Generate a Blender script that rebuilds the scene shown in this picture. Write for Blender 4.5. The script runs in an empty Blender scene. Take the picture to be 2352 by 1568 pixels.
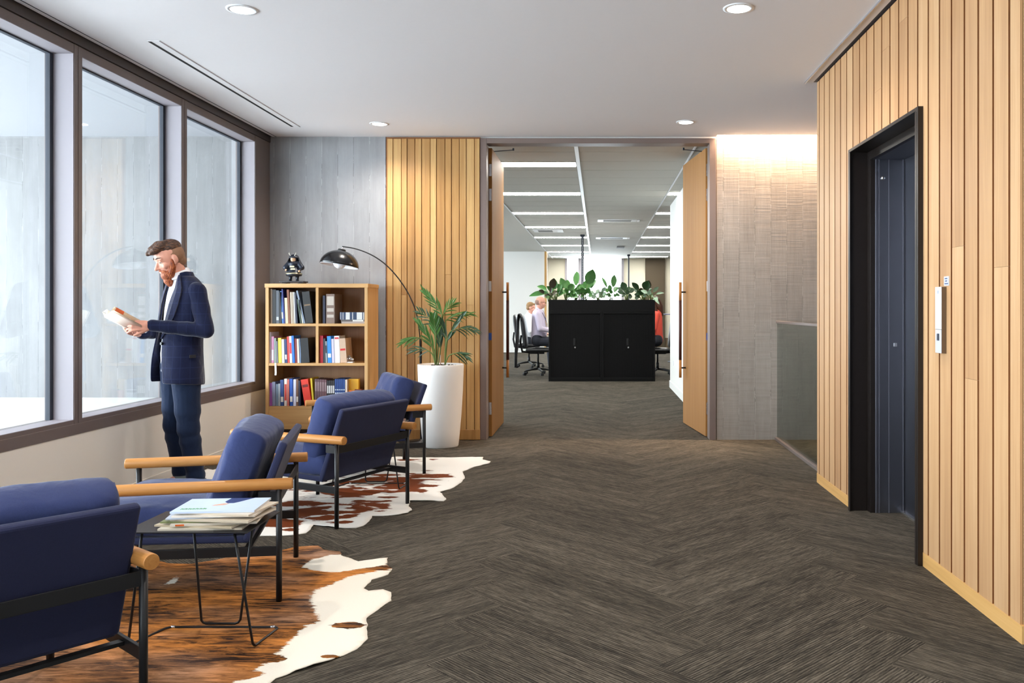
import bpy, bmesh, math, random
from mathutils import Vector, Matrix, noise
from mathutils.geometry import delaunay_2d_cdt

R = math.radians
scene = bpy.context.scene
COL = scene.collection

# ------------------------------------------------------------------ camera
CH = 1.25                       # camera height
FPX = 2000.0                    # focal length in pixels of a 2352 px wide frame
cam_d = bpy.data.cameras.new('camera')
cam = bpy.data.objects.new('camera', cam_d)
COL.objects.link(cam)
cam.location = (0, 0, CH)
cam.rotation_euler = (R(90), 0, 0)
cam_d.sensor_width = 36
cam_d.lens = FPX / 2352 * 36
cam_d.shift_x = -(1373 - 1176) / 2352
cam_d.shift_y = -(784 - 709) / 2352
cam_d.clip_start = 0.05
scene.camera = cam

def G(px, py, h=0.0):
    """photo pixel -> point at height h"""
    y = FPX * (CH - h) / (py - 709.0)
    return ((px - 1373.0) / FPX * y, y)

# ------------------------------------------------------------------ view, world
scene.view_settings.view_transform = 'Standard'
scene.view_settings.look = 'None'
scene.view_settings.exposure = 0.25
scene.view_settings.gamma = 1.0
scene.view_settings.use_curve_mapping = False
scene.cycles.max_bounces = 10
scene.cycles.diffuse_bounces = 6
scene.cycles.transparent_max_bounces = 16
scene.cycles.sample_clamp_indirect = 8
world = bpy.data.worlds.new('World')
scene.world = world
world.use_nodes = True
wn = world.node_tree
wn.nodes['Background'].inputs[0].default_value = (0.89, 0.93, 1.0, 1)
wn.nodes['Background'].inputs[1].default_value = 16.0

def area(name, loc, rot, sx, sy, power, color=(1, 1, 1), portal=False, spread=None):
    l = bpy.data.lights.new(name, 'AREA')
    l.shape = 'RECTANGLE'; l.size = sx; l.size_y = sy
    l.energy = power; l.color = color
    if portal: l.cycles.is_portal = True
    if spread: l.spread = spread
    o = bpy.data.objects.new(name, l)
    o.location = loc; o.rotation_euler = rot
    COL.objects.link(o)
    return o

# the sky seen through the open side of the courtyard and through the far office window
area('sky_portal_courtyard', (-7.55, 2.6, 1.75), (0, R(-90), 0), 2.9, 12.4, 1, portal=True)
area('sky_portal_office_side', (-8.3, 18.0, 1.7), (0, R(-90), 0), 2.2, 13.0, 1, portal=True)  # serves the unseen side window added to brighten the office
area('sky_portal_office', (0.1, 29.3, 1.6), (R(-90), 0, 0), 2.4, 2.8, 1, portal=True)
# warm light hidden in the ceiling slot over the concrete wall
area('cove_lamp', (1.97, 8.262, 3.03), (R(8), 0, 0), 1.66, 0.05, 150, (1.0, 0.70, 0.45))

# ------------------------------------------------------------------ mesh helpers
class MB:
    def __init__(s):
        s.v = []; s.f = []; s.m = []; s.sm = []; s.cur = 0; s.smooth = False; s.T = None
    def vert(s, p):
        p = Vector(p)
        if s.T is not None: p = s.T @ p
        s.v.append(p[:]); return len(s.v) - 1
    def face(s, idx):
        s.f.append(tuple(idx)); s.m.append(s.cur); s.sm.append(s.smooth)
    def box(s, x0, x1, y0, y1, z0, z1):
        b = [s.vert(p) for p in ((x0,y0,z0),(x1,y0,z0),(x1,y1,z0),(x0,y1,z0),(x0,y0,z1),(x1,y0,z1),(x1,y1,z1),(x0,y1,z1))]
        for q in ((0,3,2,1),(4,5,6,7),(0,1,5,4),(1,2,6,5),(2,3,7,6),(3,0,4,7)):
            s.face([b[i] for i in q])
        return s
    def rings(s, rings, cap=True, closed=True):
        """list of vertex rings (same length)"""
        ids = [[s.vert(p) for p in r] for r in rings]
        n = len(ids[0])
        for a, b in zip(ids, ids[1:]):
            for i in range(n if closed else n - 1):
                j = (i + 1) % n
                s.face((a[i], a[j], b[j], b[i]))
        if cap and closed:
            s.face(ids[0][::-1]); s.face(ids[-1])
        return s
    def tube(s, pts, r, n=10, cap=True):
        pts = [Vector(p) for p in pts]
        rr = r if isinstance(r, (list, tuple)) else [r] * len(pts)
        up = None; rings = []
        for i, p in enumerate(pts):
            d = (pts[min(i+1, len(pts)-1)] - pts[max(i-1, 0)])
            if d.length < 1e-9: d = Vector((0, 0, 1))
            d.normalize()
            if up is None:
                up = d.orthogonal().normalized()
            else:
                up = (up - d * up.dot(d))
                up = up.normalized() if up.length > 1e-6 else d.orthogonal().normalized()
            w = d.cross(up)
            rings.append([p + (up * math.cos(2*math.pi*k/n) + w * math.sin(2*math.pi*k/n)) * rr[i] for k in range(n)])
        o = s.smooth; s.smooth = True
        ids = [[s.vert(p) for p in r_] for r_ in rings]
        for a, b in zip(ids, ids[1:]):
            for i in range(n):
                j = (i + 1) % n
                s.face((a[i], a[j], b[j], b[i]))
        s.smooth = False
        if cap: s.face(ids[0][::-1]); s.face(ids[-1])
        s.smooth = o
        return s
    def bar(s, a, b, w, h, up=(0, 0, 1)):
        a = Vector(a); b = Vector(b); d = (b - a).normalized(); up = Vector(up)
        side = d.cross(up).normalized(); u2 = side.cross(d).normalized()
        r = lambda p: [p - side*w/2 - u2*h/2, p + side*w/2 - u2*h/2, p + side*w/2 + u2*h/2, p - side*w/2 + u2*h/2]
        return s.rings([r(a), r(b)])
    def lathe(s, prof, c=(0, 0, 0), n=32):
        c = Vector(c); o = s.smooth; s.smooth = True
        ids = []
        for (r, z) in prof:
            ids.append([s.vert(c + Vector((r*math.cos(2*math.pi*k/n), r*math.sin(2*math.pi*k/n), z))) for k in range(n)])
        for a, b in zip(ids, ids[1:]):
            for i in range(n):
                j = (i + 1) % n
                s.face((a[i], a[j], b[j], b[i]))
        s.face(ids[0][::-1]); s.face(ids[-1])
        s.smooth = o
        return s
    def ball(s, c, rx, ry=None, rz=None, n=12, rot=None):
        ry = rx if ry is None else ry; rz = rx if rz is None else rz
        c = Vector(c); m = n // 2 + 1
        o = s.smooth; s.smooth = True
        def P(x, y, z):
            v = Vector((x*rx, y*ry, z*rz))
            if rot is not None: v = rot @ v
            return s.vert(c + v)
        top = P(0, 0, 1); bot = P(0, 0, -1); rows = []
        for i in range(1, m):
            t = math.pi * i / m
            rows.append([P(math.sin(t)*math.cos(2*math.pi*k/n), math.sin(t)*math.sin(2*math.pi*k/n), math.cos(t)) for k in range(n)])
        for k in range(n):
            j = (k + 1) % n
            s.face((top, rows[0][k], rows[0][j])); s.face((bot, rows[-1][j], rows[-1][k]))
        for a, b in zip(rows, rows[1:]):
            for k in range(n):
                j = (k + 1) % n
                s.face((a[k], b[k], b[j], a[j]))
        s.smooth = o
        return s
    def cone(s, a, b, r0, r1, n=12):
        """round cone: two balls and the cone between them, for remeshing"""
        s.ball(a, r0, n=n); s.ball(b, r1, n=n)
        s.tube([a, b], [r0, r1], n=n)
        return s
    def chain(s, pts, rr, n=12):
        for i in range(len(pts) - 1): s.cone(pts[i], pts[i+1], rr[i], rr[i+1], n)
        return s
    def prism(s, poly, z0, z1):
        a = [s.vert((x, y, z0)) for x, y in poly]; b = [s.vert((x, y, z1)) for x, y in poly]
        n = len(poly); s.face(a[::-1]); s.face(b)
        for i in range(n):
            j = (i + 1) % n; s.face((a[i], a[j], b[j], b[i]))
        return s
    def build(s, name, mats, parent=None, bevel=0, seg=2, weld=False):
        me = bpy.data.meshes.new(name)
        me.from_pydata(s.v, [], s.f)
        if not isinstance(mats, (list, tuple)): mats = [mats]
        for m in mats: me.materials.append(m)
        me.polygons.foreach_set('material_index', s.m)
        me.polygons.foreach_set('use_smooth', s.sm)
        me.update()
        o = bpy.data.objects.new(name, me)
        COL.objects.link(o)
        if parent is not None: o.parent = parent
        if bevel:
            b = o.modifiers.new('bevel', 'BEVEL'); b.width = bevel; b.segments = seg; b.limit_method = 'ANGLE'; b.angle_limit = R(40)
        return o
    def remesh(s, name, mat, parent=None, voxel=0.006, smooth=6):
        o = s.build(name, mat, parent)
        m = o.modifiers.new('remesh', 'REMESH'); m.mode = 'VOXEL'; m.voxel_size = voxel; m.use_smooth_shade = True
        if smooth:
            k = o.modifiers.new('smooth', 'SMOOTH'); k.factor = 0.5; k.iterations = smooth
        return o

def tag(o, label=None, cat=None, group=None, kind=None):
    if label: o['label'] = label
    if cat: o['category'] = cat
    if group: o['group'] = group
    if kind: o['kind'] = kind
    return o
def thing(name, label, cat, loc=(0, 0, 0), rz=0.0, group=None):
    o = bpy.data.objects.new(name, None); o.empty_display_size = 0.1
    COL.objects.link(o); o.location = loc; o.rotation_euler = (0, 0, rz)
    return tag(o, label, cat, group)
def kids(o): return [c for c in bpy.data.objects if c.parent == o]
def copy_tree(o, parent=None):
    c = o.copy(); COL.objects.link(c)
    if parent is not None: c.parent = parent
    for k in kids(o): copy_tree(k, c)
    return c
def S(o):
    o['kind'] = 'structure'; return o

# ------------------------------------------------------------------ materials
def srgb(r, g, b):
    f = lambda c: (c/255/12.92) if c/255 <= 0.04045 else ((c/255 + 0.055)/1.055)**2.4
    return (f(r), f(g), f(b))
_mc = {}
class N:
    """tiny node builder"""
    def __init__(s, name):
        s.mat = bpy.data.materials.new(name); s.mat.use_nodes = True
        s.t = s.mat.node_tree; s.b = s.t.nodes['Principled BSDF']
    def n(s, typ, **k):
        x = s.t.nodes.new(typ)
        for a, v in k.items(): setattr(x, a, v)
        return x
    def l(s, a, b): s.t.links.new(a, b)
    def math(s, op, a, b=None, c=None, clamp=False):
        x = s.n('ShaderNodeMath', operation=op, use_clamp=clamp)
        for i, v in enumerate((a, b, c)):
            if v is None: continue
            if isinstance(v, (int, float)): x.inputs[i].default_value = v
            else: s.l(v, x.inputs[i])
        return x.outputs[0]
    def coord(s, kind='Object'):
        return s.n('ShaderNodeTexCoord').outputs[kind]
    def map(s, v, scale=(1, 1, 1), loc=(0, 0, 0), rot=(0, 0, 0)):
        x = s.n('ShaderNodeMapping'); x.inputs['Scale'].default_value = scale
        x.inputs['Location'].default_value = loc; x.inputs['Rotation'].default_value = rot
        s.l(v, x.inputs[0]); return x.outputs[0]
    def noise(s, v, scale=5, detail=3, rough=0.55, dist=0.0):
        x = s.n('ShaderNodeTexNoise'); x.inputs['Scale'].default_value = scale
        x.inputs['Detail'].default_value = detail; x.inputs['Roughness'].default_value = rough
        x.inputs['Distortion'].default_value = dist
        if v is not None: s.l(v, x.inputs['Vector'])
        return x.outputs[0]
    def ramp(s, f, stops):
        x = s.n('ShaderNodeValToRGB'); e = x.color_ramp.elements
        while len(e) > 1: e.remove(e[-1])
        e[0].position = stops[0][0]; e[0].color = (*stops[0][1], 1)
        for p, c in stops[1:]:
            q = e.new(p); q.color = (*c, 1)
        s.l(f, x.inputs[0]); return x.outputs[0]
    def mix(s, f, a, b, mode='MIX'):
        x = s.n('ShaderNodeMix', data_type='RGBA', blend_type=mode)
        for i, v in ((0, f), (6, a), (7, b)):
            if isinstance(v, (int, float)): x.inputs[i].default_value = v
            elif isinstance(v, tuple): x.inputs[i].default_value = (*v, 1)
            else: s.l(v, x.inputs[i])
        return x.outputs[2]
    def bump(s, h, strength=0.3, dist=0.01):
        x = s.n('ShaderNodeBump'); x.inputs['Strength'].default_value = strength
        x.inputs['Distance'].default_value = dist
        s.l(h, x.inputs['Height']); s.l(x.outputs[0], s.b.inputs['Normal'])
    def set(s, **k):
        for a, v in k.items():
            i = s.b.inputs[a.replace('_', ' ')]
            if isinstance(v, tuple) and len(v) == 3: v = (*v, 1)
            if hasattr(v, 'is_linked') or isinstance(v, bpy.types.NodeSocket): s.l(v, i)
            else: i.default_value = v
        return s

def plain(name, col, rough=0.5, metal=0.0, spec=0.5, var=0.06, scale=30, bump=0.0, coat=0.0, emit=None, estr=0.0):
    if name in _mc: return _mc[name]
    m = N(name); f = m.noise(m.coord(), scale, 2)
    m.set(Base_Color=m.mix(f, tuple(c*(1-var) for c in col), tuple(min(1, c*(1+var)) for c in col)), Roughness=rough, Metallic=metal)
    m.b.inputs['Specular IOR Level'].default_value = spec
    if coat: m.b.inputs['Coat Weight'].default_value = coat
    if bump: m.bump(f, bump, 0.002)
    if emit: m.set(Emission_Color=emit); m.b.inputs['Emission Strength'].default_value = estr
    _mc[name] = m.mat
    return m.mat

def concrete(name, base, horiz=0.0, warm=0.0, W=0.152, off=0.0, bs=0.35):
    m = N(name); co = m.coord(); sep = m.n('ShaderNodeSeparateXYZ'); m.l(co, sep.inputs[0])
    u = m.math('ADD', m.math('DIVIDE', sep.outputs[0], W), off)
    cell = m.math('FLOOR', u); fr = m.math('FRACT', u)
    wn_ = m.n('ShaderNodeTexWhiteNoise', noise_dimensions='1D'); m.l(cell, wn_.inputs['W'])
    board = wn_.outputs['Value']
    comb = m.n('ShaderNodeCombineXYZ'); m.l(m.math('MULTIPLY', cell, 7.3), comb.inputs[1])
    v2 = m.n('ShaderNodeVectorMath', operation='ADD'); m.l(co, v2.inputs[0]); m.l(comb.outputs[0], v2.inputs[1])
    cv = v2.outputs[0]
    streak = m.noise(m.map(cv, (20, 1, 1.6)), 1.0, 5, 0.62)
    blot = m.noise(m.map(cv, (2.6, 1, 1.6)), 1.3, 5, 0.65, 0.6)
    grain = m.noise(m.map(cv, (1.6, 1, 55)), 1.0, 3, 0.65)
    e = m.math('MINIMUM', fr, m.math('SUBTRACT', 1.0, fr))
    wob = m.noise(m.map(cv, (3, 1, 7)), 1.0, 3)
    seam = m.math('LESS_THAN', e, m.math('MULTIPLY', m.math('SUBTRACT', wob, 0.28), 0.075))
    t = m.math('MULTIPLY_ADD', board, 0.09, m.math('MULTIPLY', streak, 0.38))
    t = m.math('ADD', m.math('ADD', t, 0.03), m.math('MULTIPLY', blot, 0.46))
    if horiz: t = m.math('ADD', t, m.math('MULTIPLY', m.math('SUBTRACT', grain, 0.5), horiz))
    lo = tuple(c*0.70 for c in base); hi = tuple(min(1, c*1.25) for c in base)
    col = m.ramp(t, [(0.25, lo), (0.52, base), (0.80, hi)])
    if warm:
        col = m.mix(m.math('MULTIPLY', blot, warm), col, (0.42, 0.33, 0.26))
    pit = m.math('GREATER_THAN', m.noise(m.map(cv, (4, 1, 5), loc=(5, 0, 3)), 1.0, 3), 0.50)
    col = m.mix(m.math('MULTIPLY', seam, 0.65), col, m.mix(pit, tuple(min(1, c*1.45) for c in base), tuple(c*0.5 for c in base)))
    m.set(Base_Color=col, Roughness=0.75)
    m.bump(m.math('SUBTRACT', m.math('ADD', streak, m.math('MULTIPLY', grain, 1.5*horiz)), m.math('MULTIPLY', seam, 0.8)), bs, 0.006)
    return m.mat

def timber(name, c0, c1, c2, axis=2, rough=0.42, scale=1.0, island=True, coat=0.0, spec=0.4, vr=0.15):
    m = N(name); co = m.coord()
    if island:
        g = m.n('ShaderNodeNewGeometry'); rnd = g.outputs['Random Per Island']
        comb = m.n('ShaderNodeCombineXYZ')
        for i in range(3): m.l(m.math('MULTIPLY', rnd, 37.0 + 11*i), comb.inputs[i])
        v2 = m.n('ShaderNodeVectorMath', operation='ADD'); m.l(co, v2.inputs[0]); m.l(comb.outputs[0], v2.inputs[1]); co = v2.outputs[0]
    sc = [28*scale, 28*scale, 28*scale]; sc[axis] = 1.1*scale
    f1 = m.noise(m.map(co, tuple(sc)), 1.0, 4, 0.6, 0.3)
    sc2 = [110*scale]*3; sc2[axis] = 3*scale
    f2 = m.noise(m.map(co, tuple(sc2)), 1.0, 2, 0.5)
    sc3 = [7*scale]*3; sc3[axis] = 0.5*scale
    f3 = m.noise(m.map(co, tuple(sc3)), 1.0, 2, 0.5, 0.8)
    t = m.math('MULTIPLY_ADD', f1, 0.35, m.math('MULTIPLY', f2, 0.2))
    t = m.math('ADD', t, m.math('MULTIPLY', f3, 0.3))
    if island: t = m.math('ADD', m.math('MULTIPLY', t, 0.92), m.math('MULTIPLY', rnd, vr))
    else: t = m.math('ADD', t, 0.08)
    col = m.ramp(t, [(0.25, c0), (0.5, c1), (0.75, c2)])
    m.set(Base_Color=col, Roughness=rough)
    m.b.inputs['Specular IOR Level'].default_value = spec
    if coat: m.b.inputs['Coat Weight'].default_value = coat
    m.bump(f2, 0.08, 0.001)
    return m.mat

def carpet_mat():
    m = N('carpet_planks'); uv = m.coord('UV'); co = m.coord()
    g = m.n('ShaderNodeNewGeometry'); rnd = g.outputs['Random Per Island']
    comb = m.n('ShaderNodeCombineXYZ'); m.l(m.math('MULTIPLY', rnd, 90.0), comb.inputs[0]); m.l(m.math('MULTIPLY', rnd, 41.0), comb.inputs[1])
    v2 = m.n('ShaderNodeVectorMath', operation='ADD'); m.l(uv, v2.inputs[0]); m.l(comb.outputs[0], v2.inputs[1])
    a = m.noise(m.map(v2.outputs[0], (5.0, 80, 1)), 1.0, 4, 0.75)
    c = m.noise(m.map(v2.outputs[0], (20.0, 200, 1)), 1.0, 3, 0.7)
    b = m.noise(m.map(v2.outputs[0], (1.2, 9, 1)), 1.0, 3, 0.6)
    rib = m.n('ShaderNodeTexWave', wave_type='BANDS', bands_direction='Y')
    rib.inputs['Scale'].default_value = 26; rib.inputs['Distortion'].default_value = 1.2; rib.inputs['Detail'].default_value = 1
    m.l(v2.outputs[0], rib.inputs['Vector'])
    t = m.math('ADD', m.math('MULTIPLY', a, 0.44), m.math('MULTIPLY', b, 0.14))
    t = m.math('ADD', t, m.math('MULTIPLY', c, 0.30))
    t = m.math('ADD', t, m.math('MULTIPLY', rib.outputs['Fac'], 0.10))
    t = m.math('ADD', t, m.math('MULTIPLY', m.math('SUBTRACT', rnd, 0.5), 0.03))
    fine = m.noise(co, 420, 2)
    t = m.math('ADD', t, m.math('MULTIPLY', m.math('SUBTRACT', fine, 0.5), 0.12))
    col = m.ramp(t, [(0.40, (0.024, 0.0215, 0.0185)), (0.50, (0.074, 0.0645, 0.051)), (0.61, (0.175, 0.152, 0.120))])
    m.set(Base_Color=col, Roughness=0.95)
    m.b.inputs['Specular IOR Level'].default_value = 0.06
    m.b.inputs['Sheen Weight'].default_value = 0.0
    m.bump(m.math('ADD', t, m.math('MULTIPLY', fine, 0.3)), 0.6, 0.006)
    return m.mat

def fabric(name, col, col2=None, rough=0.9, sheen=0.12, wr=0.5, check=None):
    m = N(name); co = m.coord()
    w1 = m.noise(m.map(co, (900, 900, 260)), 1.0, 1); w2 = m.noise(m.map(co, (260, 260, 900)), 1.0, 1)
    big = m.noise(co, 9, 3, 0.5, 0.6)
    base = m.mix(m.math('MULTIPLY', m.math('ADD', w1, w2), 0.5), tuple(c*0.72 for c in col), tuple(c*1.3 for c in col))
    if check:
        sep = m.n('ShaderNodeSeparateXYZ'); m.l(co, sep.inputs[0])
        lz = m.math('LESS_THAN', m.math('FRACT', m.math('MULTIPLY', sep.outputs[2], 14)), 0.06)
        lx = m.math('LESS_THAN', m.math('FRACT', m.math('MULTIPLY', m.math('ADD', sep.outputs[1], sep.outputs[0]), 14)), 0.06)
        base = m.mix(m.math('MULTIPLY', m.math('MAXIMUM', lz, lx), 0.6), base, check)
    m.set(Base_Color=base, Roughness=rough)
    m.b.inputs['Sheen Weight'].default_value = sheen; m.b.inputs['Sheen Roughness'].default_value = 0.4
    m.b.inputs['Specular IOR Level'].default_value = 0.2
    h = m.math('ADD', m.math('MULTIPLY', big, wr), m.math('MULTIPLY', w1, 0.03))
    m.bump(h, 0.5, 0.02)
    return m.mat

def glass_mat(name, tint=(0.93, 0.97, 0.97), refl=1.0):
    m = N(name); t = m.t; t.nodes.remove(m.b)
    tr = m.n('ShaderNodeBsdfTransparent'); tr.inputs[0].default_value = (*tint, 1)
    gl = m.n('ShaderNodeBsdfGlossy'); gl.inputs['Roughness'].default_value = 0.02
    gl.inputs['Color'].default_value = (1, 1, 1, 1)
    lw = m.n('ShaderNodeLayerWeight'); lw.inputs[0].default_value = 0.5
    f = m.math('MULTIPLY', m.math('MULTIPLY_ADD', m.math('POWER', lw.outputs['Facing'], 5.0), 0.96, 0.04), refl)
    mx = m.n('ShaderNodeMixShader'); m.l(f, mx.inputs[0]); m.l(tr.outputs[0], mx.inputs[1]); m.l(gl.outputs[0], mx.inputs[2])
    m.l(mx.outputs[0], t.nodes['Material Output'].inputs['Surface'])
    return m.mat

def hide_mat(name, white, brown, dark, brindle=0.0):
    m = N(name); co = m.coord(); at = m.n('ShaderNodeAttribute', attribute_name='patch'); a = at.outputs['Fac']
    n1 = m.noise(m.map(co, (14, 50, 10), rot=(0, 0, R(0))), 1.0, 4, 0.65)
    n2 = m.noise(co, 260, 2)
    st = m.noise(m.map(co, (7, 42, 10)), 1.0, 5, 0.75, 0.8)
    k = m.math('ADD', a, m.math('MULTIPLY', m.math('SUBTRACT', n1, 0.5), 0.55))
    k = m.math('ADD', k, m.math('MULTIPLY', m.math('SUBTRACT', n2, 0.5), 0.12))
    mask = m.math('MULTIPLY_ADD', m.math('SUBTRACT', k, 0.5), 14.0, 0.5, clamp=True)
    big = m.noise(m.map(co, (2.0, 6, 1)), 1.0, 3, 0.6)
    s2 = m.math('ADD', m.math('MULTIPLY', st, 0.55), m.math('MULTIPLY', big, 0.45))
    bc = m.mix(m.math('MULTIPLY_ADD', m.math('SUBTRACT', m.noise(m.map(co, (1.3, 2.2, 1)), 1.0, 2), 0.5), 3.0, 0.12, clamp=True), m.ramp(s2, [(0.42, dark), (0.50, brown), (0.60, tuple(min(1, c*2.1) for c in brown))]), m.ramp(s2, [(0.40, (0.10, 0.06, 0.05)), (0.50, (0.26, 0.16, 0.11)), (0.60, (0.44, 0.33, 0.27))])) if brindle else m.mix(n2, brown, tuple(c*0.7 for c in brown))
    wc = m.mix(n2, white, tuple(c*0.86 for c in white))
    m.set(Base_Color=m.mix(mask, wc, bc), Roughness=0.8)
    m.b.inputs['Specular IOR Level'].default_value = 0.1
    m.bump(m.math('ADD', n2, st), 0.25, 0.004)
    return m.mat

M = {}
M['conc_l'] = concrete('board_formed_concrete', srgb(150, 151, 154), off=0.35, bs=0.12)
M['conc_r'] = concrete('rough_sawn_concrete', srgb(142, 135, 129), horiz=0.42, warm=0.15, off=0.12)
M['conc_out'] = concrete('courtyard_concrete', srgb(120, 120, 121), off=0.3)
M['timber'] = timber('vertical_timber_boards', srgb(160, 118, 80), srgb(192, 151, 109), srgb(215, 181, 140))
M['timber_b'] = timber('warm_timber_boards', srgb(140, 96, 50), srgb(180, 136, 80), srgb(212, 174, 116), vr=0.27)
M['skirt_t'] = timber('timber_skirting', srgb(190, 140, 80), srgb(214, 168, 104), srgb(226, 186, 124), axis=1, island=False)
M['groove_and_shade'] = plain('timber_groove_and_shade', srgb(134, 84, 42), 0.7)
M['oak'] = timber('oak_veneer', srgb(176, 128, 76), srgb(204, 160, 104), srgb(222, 182, 128), axis=2, island=False)
M['oak_h'] = timber('oak_veneer_horizontal', srgb(176, 128, 76), srgb(204, 160, 104), srgb(222, 182, 128), axis=0, island=False)
M['door_oak'] = timber('door_veneer', srgb(138, 92, 46), srgb(156, 110, 58), srgb(172, 128, 76), axis=2, island=False, scale=0.7, rough=0.6, spec=0.12)
M['arm'] = timber('turned_oak_arm', srgb(158, 98, 44), srgb(188, 130, 68), srgb(208, 154, 90), axis=1, island=False, scale=1.4)
M['carpet'] = carpet_mat()
M['paint_c'] = plain('ceiling_paint', srgb(234, 232, 235), 0.9, var=0.01)
M['paint_w'] = plain('white_wall_paint', srgb(222, 221, 218), 0.85, var=0.01)
M['paint_sill'] = plain('lower_wall_paint', srgb(240, 234, 224), 0.35, var=0.01)
M['alu'] = plain('bronze_window_frame', srgb(114, 102, 98), 0.42, metal=0.15, var=0.03)
M['alu_d'] = plain('dark_head_trim', srgb(66, 60, 60), 0.5, var=0.02)
M['alu_l'] = plain('pale_daylit_frame', srgb(156, 151, 158), 0.5, var=0.02)  # frame metal again, paler: daylight on the reveals put into the colour
M['gasket'] = plain('dark_gasket', srgb(40, 46, 58), 0.6)
M['jamb'] = plain('door_frame_paint', srgb(128, 112, 106), 0.4, metal=0.3, var=0.02)
M['glass'] = glass_mat('window_glass')
M['glass_b'] = glass_mat('balustrade_glass', (0.62, 0.70, 0.68), 1.0)
M['black'] = plain('black_metal', srgb(26, 27, 30), 0.42, metal=0.2, var=0.03)
M['blackcab'] = plain('black_cabinet', srgb(13, 13, 15), 0.6, spec=0.2, var=0.03)
M['blackm'] = plain('black_plastic', srgb(22, 23, 26), 0.5, var=0.03)
M['lift'] = plain('dark_brushed_steel', srgb(118, 119, 128), 0.30, metal=0.95, var=0.01)
M['liftfr'] = plain('black_lift_surround', srgb(36, 30, 28), 0.32, metal=0.3, var=0.02)
M['chrome'] = plain('brushed_chrome', srgb(200, 200, 204), 0.25, metal=0.9, var=0.02)
M['navy'] = fabric('navy_upholstery', srgb(42, 46, 74), wr=0.25)
M['cush'] = fabric('navy_cushion', srgb(50, 60, 100), wr=0.9, sheen=0.18)
M['pot'] = plain('white_planter', srgb(232, 230, 228), 0.35, var=0.01)
M['soil'] = plain('potting_mix', srgb(60, 48, 38), 0.95, var=0.4, scale=120, bump=1.0)
M['leaf'] = plain('palm_leaf', srgb(58, 104, 34), 0.4, var=0.35, scale=14)
M['leafd'] = plain('palm_leaf_dark', srgb(32, 66, 30), 0.4, var=0.3, scale=14)
M['stem'] = plain('palm_stem', srgb(92, 112, 50), 0.5, var=0.2)
M['leaf2'] = plain('broad_leaf', srgb(66, 116, 54), 0.4, var=0.3, scale=18)
M['leaf3'] = plain('bronze_leaf', srgb(60, 52, 34), 0.4, var=0.3, scale=18)
M['leafp'] = plain('pale_leaf', srgb(140, 166, 140), 0.45, var=0.3, scale=25)
M['lampglow'] = plain('downlight_glow', (1, 1, 1), 0.5, emit=(1.0, 0.96, 0.9), estr=9)
M['tubeglow'] = plain('strip_light_glow', (1, 1, 1), 0.5, emit=(1.0, 0.97, 0.90), estr=40)
M['white'] = plain('white_plastic', srgb(232, 234, 238), 0.35, var=0.01)
M['skin'] = plain('skin', srgb(222, 160, 138), 0.5, var=0.08, scale=20)
M['skin2'] = plain('skin_pink', srgb(214, 158, 140), 0.5, var=0.08, scale=20)
M['paper'] = plain('paper_edges', srgb(226, 216, 204), 0.8, var=0.08, scale=300)
# ================================================================== ROOM SHELL
CEIL = 2.893
YB = 8.32                        # face of the back wall
XR = 1.582                       # timber wall on the right
XL = -3.13                       # window wall on the left

# ---- carpet in herringbone planks, one mesh
def carpet(name, x0, x1, y0, y1):
    W = 0.288; n = 4; c = math.sqrt(0.5); X0 = 0.416
    vs = []; fs = []; uvs = []
    a = Vector((c, c)); b = Vector((-c, c))
    K = int(40 / W)
    for xi in range(-K, K):
        for yi in range(-K, K):
            d = (xi - yi) % (2*n)
            if d == 0: u0, v0, u1, v1, horiz = xi, yi, xi + n, yi + 1, True
            elif d == n: u0, v0, u1, v1, horiz = xi, yi - n + 1, xi + 1, yi + 1, False
            else: continue
            cx = (a*(u0+u1)/2 + b*(v0+v1)/2) * W
            if not (x0 - 1 < cx.x + X0 < x1 + 1 and y0 - 1 < cx.y < y1 + 1): continue
            q = [(u0, v0), (u1, v0), (u1, v1), (u0, v1)]
            k = len(vs)
            for (u, v) in q:
                p = (a*u + b*v) * W; vs.append((p.x + X0, p.y, 0))
            fs.append((k, k+1, k+2, k+3))
            L = n * W
            uvs += [(0, 0), (L, 0), (L, W), (0, W)] if horiz else [(0, 0), (0, W), (L, W), (L, 0)]
    me = bpy.data.meshes.new(name); me.from_pydata(vs, [], fs); me.materials.append(M['carpet'])
    uvl = me.uv_layers.new(name='UVMap'); flat = [c_ for uv in uvs for c_ in uv]
    uvl.data.foreach_set('uv', flat)
    bm = bmesh.new(); bm.from_mesh(me)
    for co, no in (((x0,0,0),(-1,0,0)), ((x1,0,0),(1,0,0)), ((0,y0,0),(0,-1,0)), ((0,y1,0),(0,1,0))):
        bmesh.ops.bisect_plane(bm, geom=bm.verts[:]+bm.edges[:]+bm.faces[:], plane_co=co, plane_no=no, clear_outer=True)
    bm.to_mesh(me); bm.free()
    o = bpy.data.objects.new(name, me); COL.objects.link(o)
    return S(o)
carpet('floor', -7.9, 7.9, -3.0, 28.6)
S(MB().box(-7.9, 7.9, -3, 29, -0.2, -0.004).build('floor_slab', M['conc_out']))

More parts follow.
